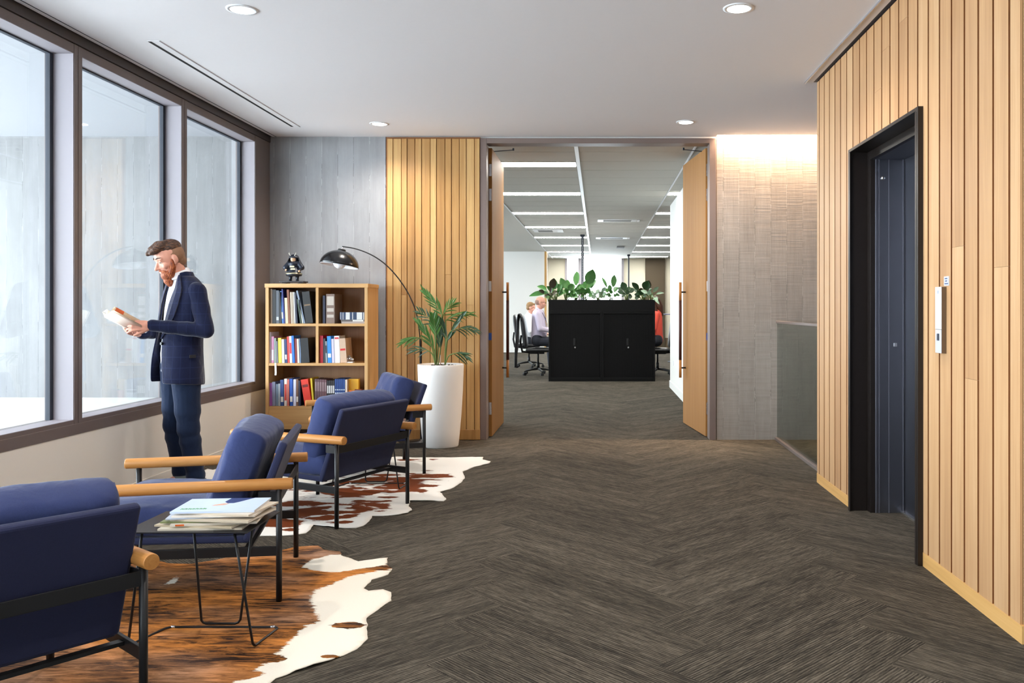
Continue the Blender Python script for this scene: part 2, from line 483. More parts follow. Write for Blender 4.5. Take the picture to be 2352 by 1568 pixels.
# ---- ceilings
m = MB()
m.box(-3.11, 1.13, -3, YB, CEIL, CEIL+0.06).box(1.13, 4.1, -3, 8.225, CEIL, CEIL+0.06)
m.box(-3.4, 4.1, -3, 8.7, 3.2, 3.3)                       # slab over the ceiling void
S(m.build('ceiling', M['paint_c']))
m = MB()
m.box(-3.075, -3.069, -3, YB, CEIL-0.002, CEIL+0.001)
S(m.build('ceiling_shadow_line', M['gasket']))  # thin dark strip drawn as the shadow line of the ceiling step
S(MB().box(1.500, 1.506, -3, 6.32, CEIL-0.012, CEIL).build('trim_1', M['chrome']))
S(MB().box(1.506, 1.56, -3, 6.32, CEIL-0.004, CEIL).build('trim_2', M['paint_c']))
S(MB().box(1.56, XR+0.03, 3.24, 6.3, CEIL-0.004, CEIL+0.001).build('shadow_gap_strip', M['gasket']))  # dark strip in place of the shade in the gap over the boards

# ---- back wall: concrete, timber panel, door frame, concrete
S(MB().box(-3.5, -2.026, YB, YB+0.22, -0.1, 3.2).build('wall_back', M['conc_l']))
S(MB().box(1.135, 4.1, YB, YB+0.22, -0.1, 3.2).build('wall_back_right', M['conc_r']))
S(MB().box(-2.026, 1.135, YB+0.02, YB+0.2, 2.868, 3.2).box(-2.026, -1.13, YB+0.03, YB+0.2, -0.1, 2.868).build('wall_back_lintel', M['paint_w']))
# timber panel beside the double door
m = MB()
gx = [889, 902.6, 921.5, 935, 953, 968.5, 988, 1002.5, 1022, 1037, 1055, 1071, 1089.7, 1102]
yf = YB - 0.035
xs = [(x - 1373) / FPX * yf for x in gx]
rng = random.Random(4)
for i, (a, b) in enumerate(zip(xs, xs[1:])):
    d = 0.003 if i % 2 else 0.0
    if i in (2, 8, 11, 5):
        h = 1.1 + 1.2*rng.random()
        m.box(a+0.003, b-0.003, yf+d, yf+0.022, 0.10, h); m.box(a+0.003, b-0.003, yf+d, yf+0.022, h+0.001, 2.868)
    else: m.box(a+0.003, b-0.003, yf+d, yf+0.022, 0.10, 2.868)
m.box(xs[0], xs[-1], yf-0.001, yf+0.022, 0.005, 0.10)
S(m.build('wall_back_timber', M['timber_b'], bevel=0.0015, seg=1))
S(MB().box(xs[0]-0.012, xs[-1]+0.002, yf+0.018, YB+0.03, 0, 2.885).build('wall_back_timber_backing', M['groove_and_shade']))

# ---- door frame and the two open leaves
m = MB()
fx0, fx1 = -1.123, 1.128
m.box(fx0, fx0+0.063, YB-0.02, YB+0.15, 0, 2.876).box(fx1-0.063, fx1, YB-0.02, YB+0.15, 0, 2.876)
m.box(fx0+0.063, fx1-0.063, YB-0.02, YB+0.15, 2.827, 2.876)
S(m.build('door_frame', M['jamb'], bevel=0.003))
M['handle_wood'] = timber('handle_wood', srgb(160, 104, 50), srgb(190, 130, 70), srgb(206, 150, 90), island=False)
M['leather'] = plain('brown_leather_wrap', srgb(84, 44, 36), 0.6, var=0.1, scale=60)
M['lock_blue'] = plain('blue_lock_label', srgb(40, 84, 170), 0.4)
def door_leaf(name, hx, hy, ang, side, parent_label):
    """leaf hinged at (hx,hy), swinging into the office; side=+1 left leaf (its room face looks to +x)"""
    e = bpy.data.objects.new(name, None); COL.objects.link(e); e.location = (hx, hy, 0); e.rotation_euler = (0, 0, ang)
    S(e)
    # local: leaf runs along +y, thickness on the -x side for the left leaf and on the +x side for the right one
    t = 0.05; w = 1.045
    x0, x1 = (-t, 0) if side > 0 else (0, t)
    MB().box(x0, x1, 0, w, 0.008, 2.815).build('door_leaf', M['door_oak'], e, bevel=0.002)
    xe = (x0 + x1)/2
    for z in (2.60, 2.36, 0.28):
        MB().box(x0+0.008, x1-0.004, -0.004, 0.001, z-0.06, z+0.06).build('hinge', M['chrome'], e, bevel=0.001)
    MB().box(x0+0.010, x1-0.006, -0.003, 0.001, 1.42, 1.52).build('lock_plate', M['white'], e, bevel=0.001)
    MB().box(x0+0.008, x1-0.004, -0.003, 0.001, 0.945, 1.015).build('lock_label', M['lock_blue'], e, bevel=0.001)
    s_ = 1 if side > 0 else -1
    hxx = s_*0.058; hyy = w - 0.13
    h = e
    bar = MB(); bar.smooth = True
    bar.tube([(hxx, hyy, 0.51), (hxx, hyy, 0.70)], 0.0145, 16).tube([(hxx, hyy, 1.34), (hxx, hyy, 1.535)], 0.0145, 16)
    o = bar.build('handle', M['handle_wood'], e)
    MB().tube([(hxx, hyy, 0.70), (hxx, hyy, 1.34)], 0.0155, 16).build('grip_wrap', M['leather'], o)
    MB().tube([(0, hyy, 0.615), (hxx, hyy, 0.615)], 0.009, 12).tube([(0, hyy, 1.43), (hxx, hyy, 1.43)], 0.009, 12).build('standoff', M['black'], o)
    # closer arm at the top
    c = MB()
    c.bar((s_*0.0, 0.16, 2.811), (s_*0.20, 0.085, 2.811), 0.010, 0.007)
    c.box(s_*0.20-0.008, s_*0.20+0.008, 0.075, 0.095, 2.805, 2.829)
    c.build('door_closer', M['gasket'], e, bevel=0.002)
    return e
door_leaf('door_1', -1.030, YB+0.16, R(0), 1, '')
door_leaf('door_2', 1.050, YB+0.16, R(6.5), -1, '')

# ---- left wall with the strip of windows
Y0 = -3.0
mull = [5.25 + 1.35*k for k in range(-6, 2)]                # centres of the mullions
m = MB(); m.box(XL-0.30, XL, Y0, YB, 0, 0.497)
S(m.build('wall_left', M['paint_sill']))
S(MB().box(XL, XL+0.006, Y0, YB, 0, 0.075).build('baseboard_left', M['paint_sill'], bevel=0.002))
S(MB().box(XL-0.30, XL+0.004, Y0, YB, 0.497, 0.561).build('window_sill', M['alu'], bevel=0.002))
m = MB()
m.box(XL-0.30, XL-0.02, Y0, YB, 2.838, CEIL+0.3).box(XL-0.02, XL+0.004, Y0, YB, 2.838, CEIL+0.02)
S(m.build('window_head', M['alu_d'], bevel=0.002))
S(MB().box(XL-0.1, XL-0.012, Y0, YB, 2.832, 2.838).build('window_head_gap', M['gasket']))
GX = XL - 0.135                                            # glass plane
m = MB(); m.box(XL-0.18, XL-0.004, Y0, YB-0.17, 2.780, 2.834).box(XL-0.18, XL-0.004, Y0, YB-0.17, 0.561, 0.584)
m.box(XL-0.18, XL, YB-0.36, YB-0.01, 0.561, 2.834)          # end jamb and corner panel
for y in mull:
    m.box(XL-0.18, XL-0.002, y-0.040, y-0.003, 0.561, 2.834).box(XL-0.18, XL-0.002, y+0.003, y+0.040, 0.561, 2.834)
    m.box(XL-0.17, XL-0.010, y-0.003, y+0.003, 0.561, 2.834)
S(m.build('window_frame', M['alu']))
edges = mull + [YB - 0.32]
for i in range(len(edges) - 1):
    a, b = edges[i] + 0.040, edges[i+1] - 0.040
    e = MB()
    e.box(XL-0.125, XL-0.006, b-0.004, b, 0.584, 2.780).box(XL-0.125, XL-0.006, a, a+0.004, 0.584, 2.780)
    e.box(XL-0.125, XL-0.006, a+0.004, b-0.004, 2.776, 2.780).box(XL-0.125, XL-0.006, a+0.004, b-0.004, 0.584, 0.587)
    w = S(e.build('window_%d' % (i+1), M['alu_l']))
    g = MB().box(GX-0.02, GX+0.008, b-0.034, b-0.004, 0.587, 2.776).box(GX-0.02, GX+0.008, a+0.004, a+0.022, 0.587, 2.776)
    g.box(GX-0.02, GX+0.008, a+0.022, b-0.034, 2.768, 2.776)
    g.build('window_gasket', M['gasket'], w)
    MB().box(GX-0.008, GX-0.002, a+0.01, b-0.03, 0.585, 2.772).build('window_pane', M['glass'], w)

# ---- courtyard outside
S(MB().box(-9.6, -3.43, YB+0.03, YB+0.25, 0.2, 3.2).build('wall_courtyard', M['conc_out']))
M['pave'] = plain('courtyard_paving', srgb(205, 205, 202), 0.8, var=0.05, scale=5)
m = MB()
for i in range(8):
    for j in range(16):
        x = -3.435 - 0.6*i; y = -1.2 + 0.6*j
        if y + 0.6 > YB + 0.03: continue
        m.box(x-0.596, x, y, y+0.596, 0.36, 0.41)
S(m.build('courtyard_paving', M['pave']))
S(MB().box(-8.4, -3.43, -3.2, YB+0.03, 0.2, 0.40).build('courtyard_floor_base', M['pave']))
M['soffit'] = plain('courtyard_soffit', srgb(160, 162, 168), 0.8, var=0.02, scale=3)
S(MB().box(-7.5, -3.43, -3.2, YB+0.03, CEIL+0.01, CEIL+0.2).build('courtyard_soffit', M['soffit']))

# ---- behind the camera and far right
S(MB().box(-3.4, 4.3, -3.15, -3.0, -0.1, 3.2).build('wall_front', M['paint_w']))
S(MB().box(4.1, 4.3, -3.0, 8.5, -0.1, 3.2).build('wall_far_right', M['paint_w']))

# ---- timber wall with the lift on the right
LY0, LY1, LZ = 4.232, 5.412, 2.235                         # lift surround
m = MB(); y = 6.262
def brd(y0, y1, z0, z1):
    if y1 - y0 > 0.006 and z1 > z0: m.box(XR, XR+0.022, y0, y1, z0, z1)
rng = random.Random(11)
k = 0; y1 = 6.28
seam = 6.22
while y1 > 3.265:
    y0 = max(seam + 0.008, 3.262)
    t1 = y1 - 0.0
    zb = 0.068
    def put(a, b, z0, z1):
        if rng.random() < 0.12:
            h = z0 + (z1-z0)*(0.2+0.6*rng.random()); brd(a, b, z0, h); brd(a, b, h+0.001, z1)
        else: brd(a, b, z0, z1)
    ztop = CEIL - 0.012
    if t1 <= LY0 or y0 >= LY1: put(y0, t1, zb, ztop)
    else:
        put(y0, t1, LZ, ztop)
        if y0 < LY0: brd(y0, LY0, zb, LZ)
        if t1 > LY1: brd(LY1, t1, zb, LZ)
    y1 = seam - 0.008; seam -= 0.1368
# face of the return toward the viewer
x = XR + 0.012
while x < 4.0:
    m.box(x, x+0.125, 3.245, 3.262, 0.068, CEIL-0.012); x += 0.137
wr_ = S(m.build('wall_right', [M['timber'], M['groove_and_shade']]))
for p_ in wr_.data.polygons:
    if p_.center.y > 3.27 and abs(p_.normal.y) > 0.9: p_.material_index = 1  # board edges take a darker colour standing in for shade in the grooves
m = MB()
m.box(XR-0.002, XR+0.018, LY1, 6.282, 0, 0.068).box(XR-0.002, XR+0.018, 3.243, LY0, 0, 0.068).box(XR+0.018, 4.1, 3.243, 3.262, 0, 0.068)
S(m.build('baseboard_right', M['skirt_t']))
m = MB()
m.box(XR+0.020, 2.3, LY1, 6.28, 0, 3.2).box(XR+0.010, 2.3, 3.262, LY0, 0, 3.2).box(XR+0.010, 2.3, LY0, LY1, LZ, 3.2)
m.box(2.3, 4.1, 3.262, 6.28, 0, 3.2)
S(m.build('wall_right_core', M['groove_and_shade']))

lift = thing('elevator', 'dark steel elevator entrance with a black surround set in the timber wall', 'elevator', (XR, 4.822, 0))
def L(mb): mb.T = Matrix.Translation((-XR, -4.822, 0)); return mb
m = L(MB()); t = 0.018
XF = XR - 0.026
# thin black surround standing proud of the boards, lining returns to the inner frame
m.box(XF, 1.67, LY1-t, LY1, 0, LZ).box(XF, 1.67, LY0, LY0+t, 0, LZ).box(XF, 1.67, LY0+t, LY1-t, LZ-t, LZ)
m.build('surround', M['liftfr'], lift, bevel=0.001)
m = L(MB())
m.box(XF-0.001, XF+0.002, LY1-0.040, LY1-0.018, 0, LZ-0.02).box(XF-0.001, XF+0.002, LY0+0.018, LY0+0.040, 0, LZ-0.02)
m.box(1.67, 1.70, LY1-0.075, LY1-t, 0, LZ-t).box(1.67, 1.70, LY0+t, LY0+0.075, 0, LZ-t).box(1.67, 1.70, LY0+0.075, LY1-0.075, 2.165, LZ-t)
m.build('inner_frame', M['liftfr'], lift, bevel=0.001)
m = L(MB())
m.box(1.70, 1.88, LY1-0.075, LY1-0.030, 0, 2.165)                       # jamb lining facing the viewer
m.box(1.70, 1.88, LY0+0.030, LY0+0.075, 0, 2.165).box(1.70, 1.90, LY0+0.03, LY1-0.03, 2.165, 2.20)
m.build('jamb_lining', M['lift'], lift, bevel=0.001)
m = L(MB())
for xx, w_ in ((1.702, 0.007), (1.722, 0.005), (1.782, 0.005), (1.868, 0.005)):
    m.box(xx, xx+w_, LY1-0.080, LY1-0.075, 0, 2.165)
m.build('rib', plain('rib_steel', srgb(128, 128, 138), 0.4, metal=0.8), lift)
for (a, b) in ((LY0+0.075, 4.820), (4.824, LY1-0.075)):
    d = L(MB()).box(1.88, 1.91, a, b, 0.01, 2.165).build('door_panel', M['lift'], lift, bevel=0.002)
L(MB()).box(1.86, 1.88, LY0+0.03, LY1-0.03, 0, 0.012).build('sill_track', M['chrome'], lift)
L(MB()).box(1.812, 1.832, LY1-0.082, LY1-0.075, 1.018, 1.042).build('sensor_plate', M['chrome'], lift, bevel=0.002)
o = L(MB()); o.ball((1.748, LY1-0.078, 2.05), 0.014, 0.012, 0.014, 12); o.build('indicator_lens', M['chrome'], lift)
# lift call plate and small notice
cp = thing('call_panel', 'slim white elevator call panel with a call button on the timber boards', 'call panel', (XR, 3.985, 1.199))
MB().box(-0.022, 0, -0.035, 0.035, -0.151, 0.151).build('casing', plain('call_panel_side', srgb(112, 94, 76), 0.35, metal=0.4), cp, bevel=0.0015)
MB().box(-0.0245, -0.022, -0.035, 0.035, -0.042, 0.151).build('display', plain('display_glass', srgb(232, 238, 246), 0.2), cp, bevel=0.001)
MB().box(-0.0240, -0.022, -0.035, 0.035, -0.151, -0.044).build('button_plate', plain('button_plate_grey', srgb(196, 198, 206), 0.35), cp, bevel=0.001)
m = MB()
m.box(-0.0262, -0.024, -0.013, 0.013, -0.094, -0.062); m.build('call_button', plain('dark_button', srgb(50, 56, 70), 0.3), cp, bevel=0.003)
MB().box(-0.0250, -0.0245, -0.006, 0.008, 0.120, 0.135).build('emblem', plain('grey_mark', srgb(150, 160, 180), 0.5), cp)
MB().box(-0.0250, -0.0245, -0.004, 0.006, 0.045, 0.075).build('floor_number', plain('pale_red_digit', srgb(244, 190, 190), 0.5), cp)
sg = thing('safety_notice', 'tiny pale notice with three lines of print above the call panel', 'sign', (XR, 3.945, 1.376))
MB().box(-0.003, 0, -0.027, 0.027, -0.021, 0.021).build('notice_plate', plain('pale_notice', srgb(196, 202, 216), 0.4), sg)
m = MB()
for z, a, b in ((0.011, -0.012, 0.014), (0.0, -0.010, 0.012), (-0.012, -0.020, 0.020)):
    q = a
    while q < b:
        w_ = 0.0035; m.box(-0.0035, -0.003, q, q+w_, z-0.003, z+0.003); q += 0.005
m.build('lettering', plain('blue_grey_print', srgb(88, 104, 140), 0.5), sg)

# ---- glass balustrade by the stair void
bal = thing('glass_balustrade', 'frameless glass balustrade with bronze top rail beside the concrete wall', 'balustrade', (1.715, 7.3, 0))
MB().box(-0.006, 0.006, -1.01, 1.0, 0.03, 1.115).build('glass_panel', M['glass_b'], bal)
MB().box(-0.018, 0.018, -1.01, 1.0, 1.112, 1.135).build('top_rail', M['alu'], bal, bevel=0.003)
MB().box(-0.03, 0.03, -1.01, 1.0, 0.0, 0.03).build('floor_channel', M['alu'], bal, bevel=0.003)

# ---- recessed things in the ceiling
def downlight(x, y, label, first=[None]):
    if first[0] is None:
        t = thing('downlight', label, 'downlight', (x, y, CEIL), group='round recessed downlights')
        MB().lathe([(0.062, 0.004), (0.064, -0.006), (0.083, -0.004), (0.084, 0.0), (0.084, 0.004)][::1], (0, 0, 0), 40).build('trim_ring', M['white'], t)
        MB().lathe([(0.0, -0.0065), (0.060, -0.0065), (0.060, -0.002)][::1], (0, 0, 0), 32).build('lens', M['lampglow'], t)
        first[0] = t
    else:
        t = copy_tree(first[0]); t.location = (x, y, CEIL); t['label'] = label
    l = bpy.data.lights.new('downlight_beam', 'SPOT'); l.energy = 112; l.spot_size = R(150); l.spot_blend = 1.0
    l.color = (1.0, 0.91, 0.82); l.shadow_soft_size = 0.05
    o = bpy.data.objects.new('downlight_beam', l); COL.objects.link(o); o.location = (x, y, CEIL-0.02)
downlight(-1.953, 4.78, 'large near downlight over the armchairs, upper left of the ceiling')
downlight(0.769, 4.76, 'large near downlight toward the elevator, upper right of the ceiling')
downlight(-1.94, 7.73, 'small far downlight in front of the bookcase wall')
downlight(0.774, 7.66, 'small far downlight in front of the double door')
for x in (-1.95, 0.77):
    for y in (1.83, -1.1):
        l = bpy.data.lights.new('downlight_beam', 'SPOT'); l.energy = 112; l.spot_size = R(150); l.spot_blend = 1.0
        l.color = (1.0, 0.91, 0.82); l.shadow_soft_size = 0.05
        o = bpy.data.objects.new('downlight_beam', l); COL.objects.link(o); o.location = (x, y, CEIL-0.02)
vent = thing('air_slot', 'long thin black linear air slot in the white ceiling near the windows', 'vent', (-2.73, 6.59, CEIL))
MB().box(-0.034, 0.046, -1.255, 1.27, -0.003, 0.0).build('frame', M['paint_c'], vent)
MB().box(-0.031, -0.011, -1.245, 1.25, -0.0045, -0.003).build('slot', plain('black_slot', srgb(14, 14, 16), 0.9), vent)
MB().box(0.040, 0.044, -1.255, 1.27, -0.0040, -0.003).build('shadow_line', plain('grey_line', srgb(150, 146, 150), 0.9), vent)

# ================================================================== OFFICE BEYOND THE DOUBLE DOOR
OC = CEIL
m = MB(); m.box(-7.9, 7.9, 8.5, 29.0, OC+0.012, OC+0.06)
S(m.build('ceiling_office_void', M['paint_w']))
m = MB()
M['tile'] = plain('ceiling_tile', srgb(190, 188, 180), 0.8, var=0.03, scale=60)
def tiles(x0, x1, skip=()):
    y = 8.52
    while y < 28.9:
        m.box(x0+0.004, x1-0.004, y+0.006, y+0.6-0.006, OC, OC+0.012); y += 0.6
tiles(-1.46, -0.24); tiles(-0.20, 0.98); tiles(1.0, 2.2); tiles(2.2, 3.4); tiles(3.4, 4.6)
m.box(-7.9, -1.48, 8.5, 28.9, OC, OC+0.012).box(4.6, 7.9, 8.5, 28.9, OC, OC+0.012)
S(m.build('ceiling_office', M['tile']))
m = MB()
for xx, w in ((-0.22, 0.04), (-1.47, 0.02), (0.99, 0.02)): m.box(xx-w/2, xx+w/2, 8.5, 28.6, OC-0.006, OC)
S(m.build('trim_4', M['white']))
lights_y = [9.9, 12.42, 14.95, 17.5, 20.0, 22.55, 25.1, 27.4]
first = None
ordn = ['first', 'second', 'third', 'fourth', 'fifth', 'sixth', 'seventh', 'eighth']
for side, xa, xb in (('left', -1.455, -0.245), ('right', 1.0, 2.2)):
    for i, y in enumerate(lights_y):
        if side == 'right' and i < 1: continue
        lab = 'bright strip light over the office, %s from the door in the %s row' % (ordn[i], side)
        if first is None:
            first = thing('strip_light', lab, 'ceiling light', ((xa+xb)/2, y, OC), group='strip lights in the office ceiling')
            MB().box(-0.605, 0.605, -0.15, 0.15, -0.004, 0.0).build('frame', M['white'], first)
            MB().box(-0.595, 0.595, -0.135, 0.135, -0.007, -0.004).build('diffuser', M['tubeglow'], first)
        else:
            t = copy_tree(first); t.location = ((xa+xb)/2, y, OC); t['label'] = lab
for xx, y, w, lab in ((0.56, 16.2, 0.9, 'white framed air grille in the middle office ceiling bay, nearer one'), (0.52, 20.2, 0.9, 'white framed air grille in the middle office ceiling bay, farther one')):
    v = thing('air_grille', lab, 'vent', (xx-0.2, y, OC), group='air grilles in the office ceiling')
    MB().box(-0.36, 0.36, -0.2, 0.2, -0.008, 0.0).build('frame', M['white'], v)
    MB().box(-0.26, 0.26, -0.14, 0.14, -0.011, -0.008).build('grille', plain('grille_grey', srgb(120, 120, 118), 0.7), v)
    MB().box(0.37, 0.42, -0.18, 0.18, -0.010, 0.0).build('end_cap', M['white'], v)
v = thing('smoke_detector', 'small grey ceiling box at the far end of the middle office bay', 'detector', (0.60, 23.0, OC))
MB().box(-0.10, 0.10, -0.2, 0.2, -0.04, 0).build('casing', plain('box_grey', srgb(130, 130, 130), 0.7), v, bevel=0.005)
v = thing('air_cassette', 'white rectangular air cassette in the left office ceiling bay', 'vent', (-1.05, 18.3, OC))
MB().box(-0.30, 0.32, -0.3, 0.3, -0.012, 0).build('panel', M['white'], v, bevel=0.003)
MB().box(-0.20, 0.10, -0.2, 0.2, -0.016, -0.012).build('grille', plain('grille_grey', srgb(120, 120, 118), 0.7), v)

S(MB().box(1.155, 1.30, 8.55, 13.9, 0, OC).build('wall_office_right', M['paint_w']))
S(MB().box(1.143, 1.155, 8.55, 13.9, 0, 0.11).build('baseboard_office_right', M['paint_w'], bevel=0.002))
S(MB().box(-7.9, -1.53, 25.0, 25.15, 0, OC).build('wall_office_left', M['paint_w']))
S(MB().box(-7.9, -1.53, 24.988, 25.0, 0, 0.10).build('baseboard_office_left', M['paint_w'], bevel=0.002))
S(MB().box(-1.53, -1.46, 24.98, 25.17, 0, OC).build('trim_5', M['timber_b']))
S(MB().box(-8.1, -7.9, 8.5, 29.0, 0, 0.7).box(-8.1, -7.9, 8.5, 29.0, 2.75, OC).box(-8.1, -7.9, 8.5, 11.6, 0.7, 2.75).box(-8.1, -7.9, 24.4, 29.0, 0.7, 2.75).build('wall_office_side_left', M['paint_w']))
S(MB().box(-8.0, -7.99, 11.6, 24.4, 0.7, 2.75).build('window_office_side_unseen', M['glass']))  # unseen window, added to bring daylight into the office from the left
m = MB()
for k_ in range(9): m.box(-8.04, -7.94, 11.6+1.59*k_, 11.67+1.59*k_, 0.7, 2.75)
S(m.build('window_office_side_unseen_frame', M['alu']))
S(MB().box(7.9, 8.1, 8.5, 29.0, 0, OC).build('wall_office_side_right', M['paint_w']))
S(MB().box(-7.9, -1.13, 8.5, 8.55, 0, OC).box(1.3, 7.9, 8.54, 8.6, 0, OC).build('wall_office_near', M['paint_w']))
YW = 28.5
cream = plain('cream_wall', srgb(214, 208, 190), 0.8, var=0.01)
m = MB(); pxx = lambda p: (p - 1373) / FPX * YW
m.box(-7.9, pxx(1302), YW, YW+0.2, 0, OC).box(pxx(1428), pxx(1482), YW, YW+0.2, 0, OC).box(pxx(1527), 7.9, YW, YW+0.2, 0, OC)
m.box(pxx(1302), pxx(1428), YW, YW+0.2, 0, 0.5)
S(m.build('wall_office_far', cream))
S(MB().box(pxx(1482), pxx(1527), YW-0.1, YW+0.2, 0, OC).build('wall_office_brown', plain('brown_wall_panel', srgb(74, 62, 44), 0.7)))
S(MB().box(pxx(1527), 7.9, YW-0.02, YW, 0, 0.3).build('baseboard_office_far', plain('brown_base', srgb(112, 94, 72), 0.7)))
m = MB()
for a, b in ((1298, 1303), (1328, 1335), (1427, 1433)): m.box(pxx(a), pxx(b), YW-0.06, YW+0.05, 0.5, OC)
m.box(pxx(1298), pxx(1433), YW-0.05, YW+0.05, 0.46, 0.5)
S(m.build('window_office_frame', M['alu_l']))
S(MB().box(pxx(1302), pxx(1428), YW+0.08, YW+0.09, 0.5, OC).build('window_office', M['glass']))
for i, (px, y, lab) in enumerate(((1338, 19.3, 'tall dark perforated service pole rising from the planter, nearer to the left'), (1444, 26.4, 'slim dark service pole at the far right of the planter'))):
    x = (px - 1373) / FPX * y
    v = thing('service_pole', lab, 'pole', (x, y, 0), group='service poles in the office')
    w = 0.028 if i == 0 else 0.022
    MB().box(-w, w, -w, w, 0, OC).build('post', plain('dark_grey_pole', srgb(58, 62, 70), 0.5), v)
    MB().box(-w-0.02, w+0.02, -w-0.02, w+0.02, OC-0.05, OC).build('ceiling_collar', M['gasket'], v)
    if i == 0:
        q = MB()
        for k in range(40): q.box(-0.008, 0.008, -w-0.003, -w, 1.42+0.036*k, 1.437+0.036*k)
        q.build('slots', plain('pale_slot', srgb(170, 176, 186), 0.6), v)

# tambour cabinets with the planter on top
cabx = (1260 - 1373) / FPX * 15.0; cw = 0.918
for i, lab in enumerate(('black tambour storage cabinet with a lock, left one under the planter', 'black tambour storage cabinet with a lock, right one under the planter')):
    x0 = cabx + i*cw
    c = thing('storage_cabinet', lab, 'cabinet', (x0 + cw/2, 15.2, 0), group='black cabinets under the planter')
    w = cw/2
    m = MB(); m.box(-w, -w+0.03, -0.2, 0.25, 0, 1.20).box(w-0.03, w, -0.2, 0.25, 0, 1.20).box(-w+0.03, w-0.03, -0.2, 0.25, 1.165, 1.20).box(-w+0.03, w-0.03, -0.2, 0.25, 0.0, 0.06).box(-w+0.03, w-0.03, 0.23, 0.25, 0.06, 1.165)
    m.build('carcass', M['blackcab'], c, bevel=0.003)
    m = MB()
    k = -w + 0.03
    while k < w - 0.045:
        m.box(k, k+0.0135, -0.175, -0.165, 0.06, 1.165); k += 0.0155
    m.box(-w+0.03, w-0.03, -0.165, -0.16, 0.06, 1.165)
    d = m.build('tambour_door', M['blackcab'], c)
    MB().box(-0.035, 0.0, -0.183, -0.175, 0.62, 0.74).build('handle', M['blackm'], d, bevel=0.003)
    o = MB().tube([(-0.003, -0.192, 0.585), (-0.003, -0.175, 0.585)], 0.014, 16).build('lock', M['chrome'], d)
pl = thing('planter_box', 'long black planter box on top of the two storage cabinets', 'planter', (cabx+cw, 15.2, 1.20))
m = MB(); m.box(-cw, cw, -0.2, -0.185, 0, 0.207).box(-cw, cw, 0.235, 0.25, 0, 0.207).box(-cw, -cw+0.015, -0.185, 0.235, 0, 0.207).box(cw-0.015, cw, -0.185, 0.235, 0, 0.207).box(-cw+0.015, cw-0.015, -0.185, 0.235, 0, 0.02)
m.build('box', M['blackcab'], pl, bevel=0.003)
MB().box(-cw+0.016, cw-0.016, -0.184, 0.234, 0.02, 0.18).build('soil', M['soil'], pl)
# ================================================================== ARMCHAIRS
def cushion_mesh(w, d, t, seed, p=5.0, wr=0.012, n=34, sag=0.0, crown=0.25, q=0.42):
    """stuffed box cushion centred on the origin, lying flat; w along x, d along y, t along z"""
    mb = MB(); mb.smooth = True
    off = Vector((seed*3.1, seed*1.7, seed*5.3))
    def edge(u): return (1 - abs(u)**p)
    idx = {}
    for side in (1, -1):
        for i in range(n+1):
            for j in range(n+1):
                u = -1 + 2*i/n; v = -1 + 2*j/n
                u2 = math.sin(u*math.pi/2)*0.55 + u*0.45; v2 = math.sin(v*math.pi/2)*0.55 + v*0.45
                e = max(0.0, edge(u2) * edge(v2))
                h = t/2 * (e**q) * (1 - crown + crown*math.cos(u2*1.35)*math.cos(v2*1.35))
                x = u2*w/2; y = v2*d/2
                r = noise.noise(Vector((x*9, y*4, side*3)) + off) * wr * (0.35 + e)
                fold = (1-e) * 0.003 * math.sin((u2*w*side + v2*d)*38 + seed + 3*noise.noise(Vector((x*5, y*5, 0))+off))
                zz = side*(h + (r + fold)*(0.0 if e < 1e-6 else 1.0)) - sag*(1-u2*u2)
                # sides pull in slightly at the corners
                pin = 1 - 0.035*abs(u2*v2)**3
                key = (i, j, side) if 0 < i < n and 0 < j < n else (i, j, 0)
                if key not in idx: idx[key] = mb.vert((x*pin, y*pin, zz if key[2] else 0))
    for side in (1, -1):
        g = lambda i, j: idx.get((i, j, side), idx.get((i, j, 0)))
        for i in range(n):
            for j in range(n):
                q = (g(i, j), g(i+1, j), g(i+1, j+1), g(i, j+1))
                mb.face(q if side > 0 else q[::-1])
    return mb

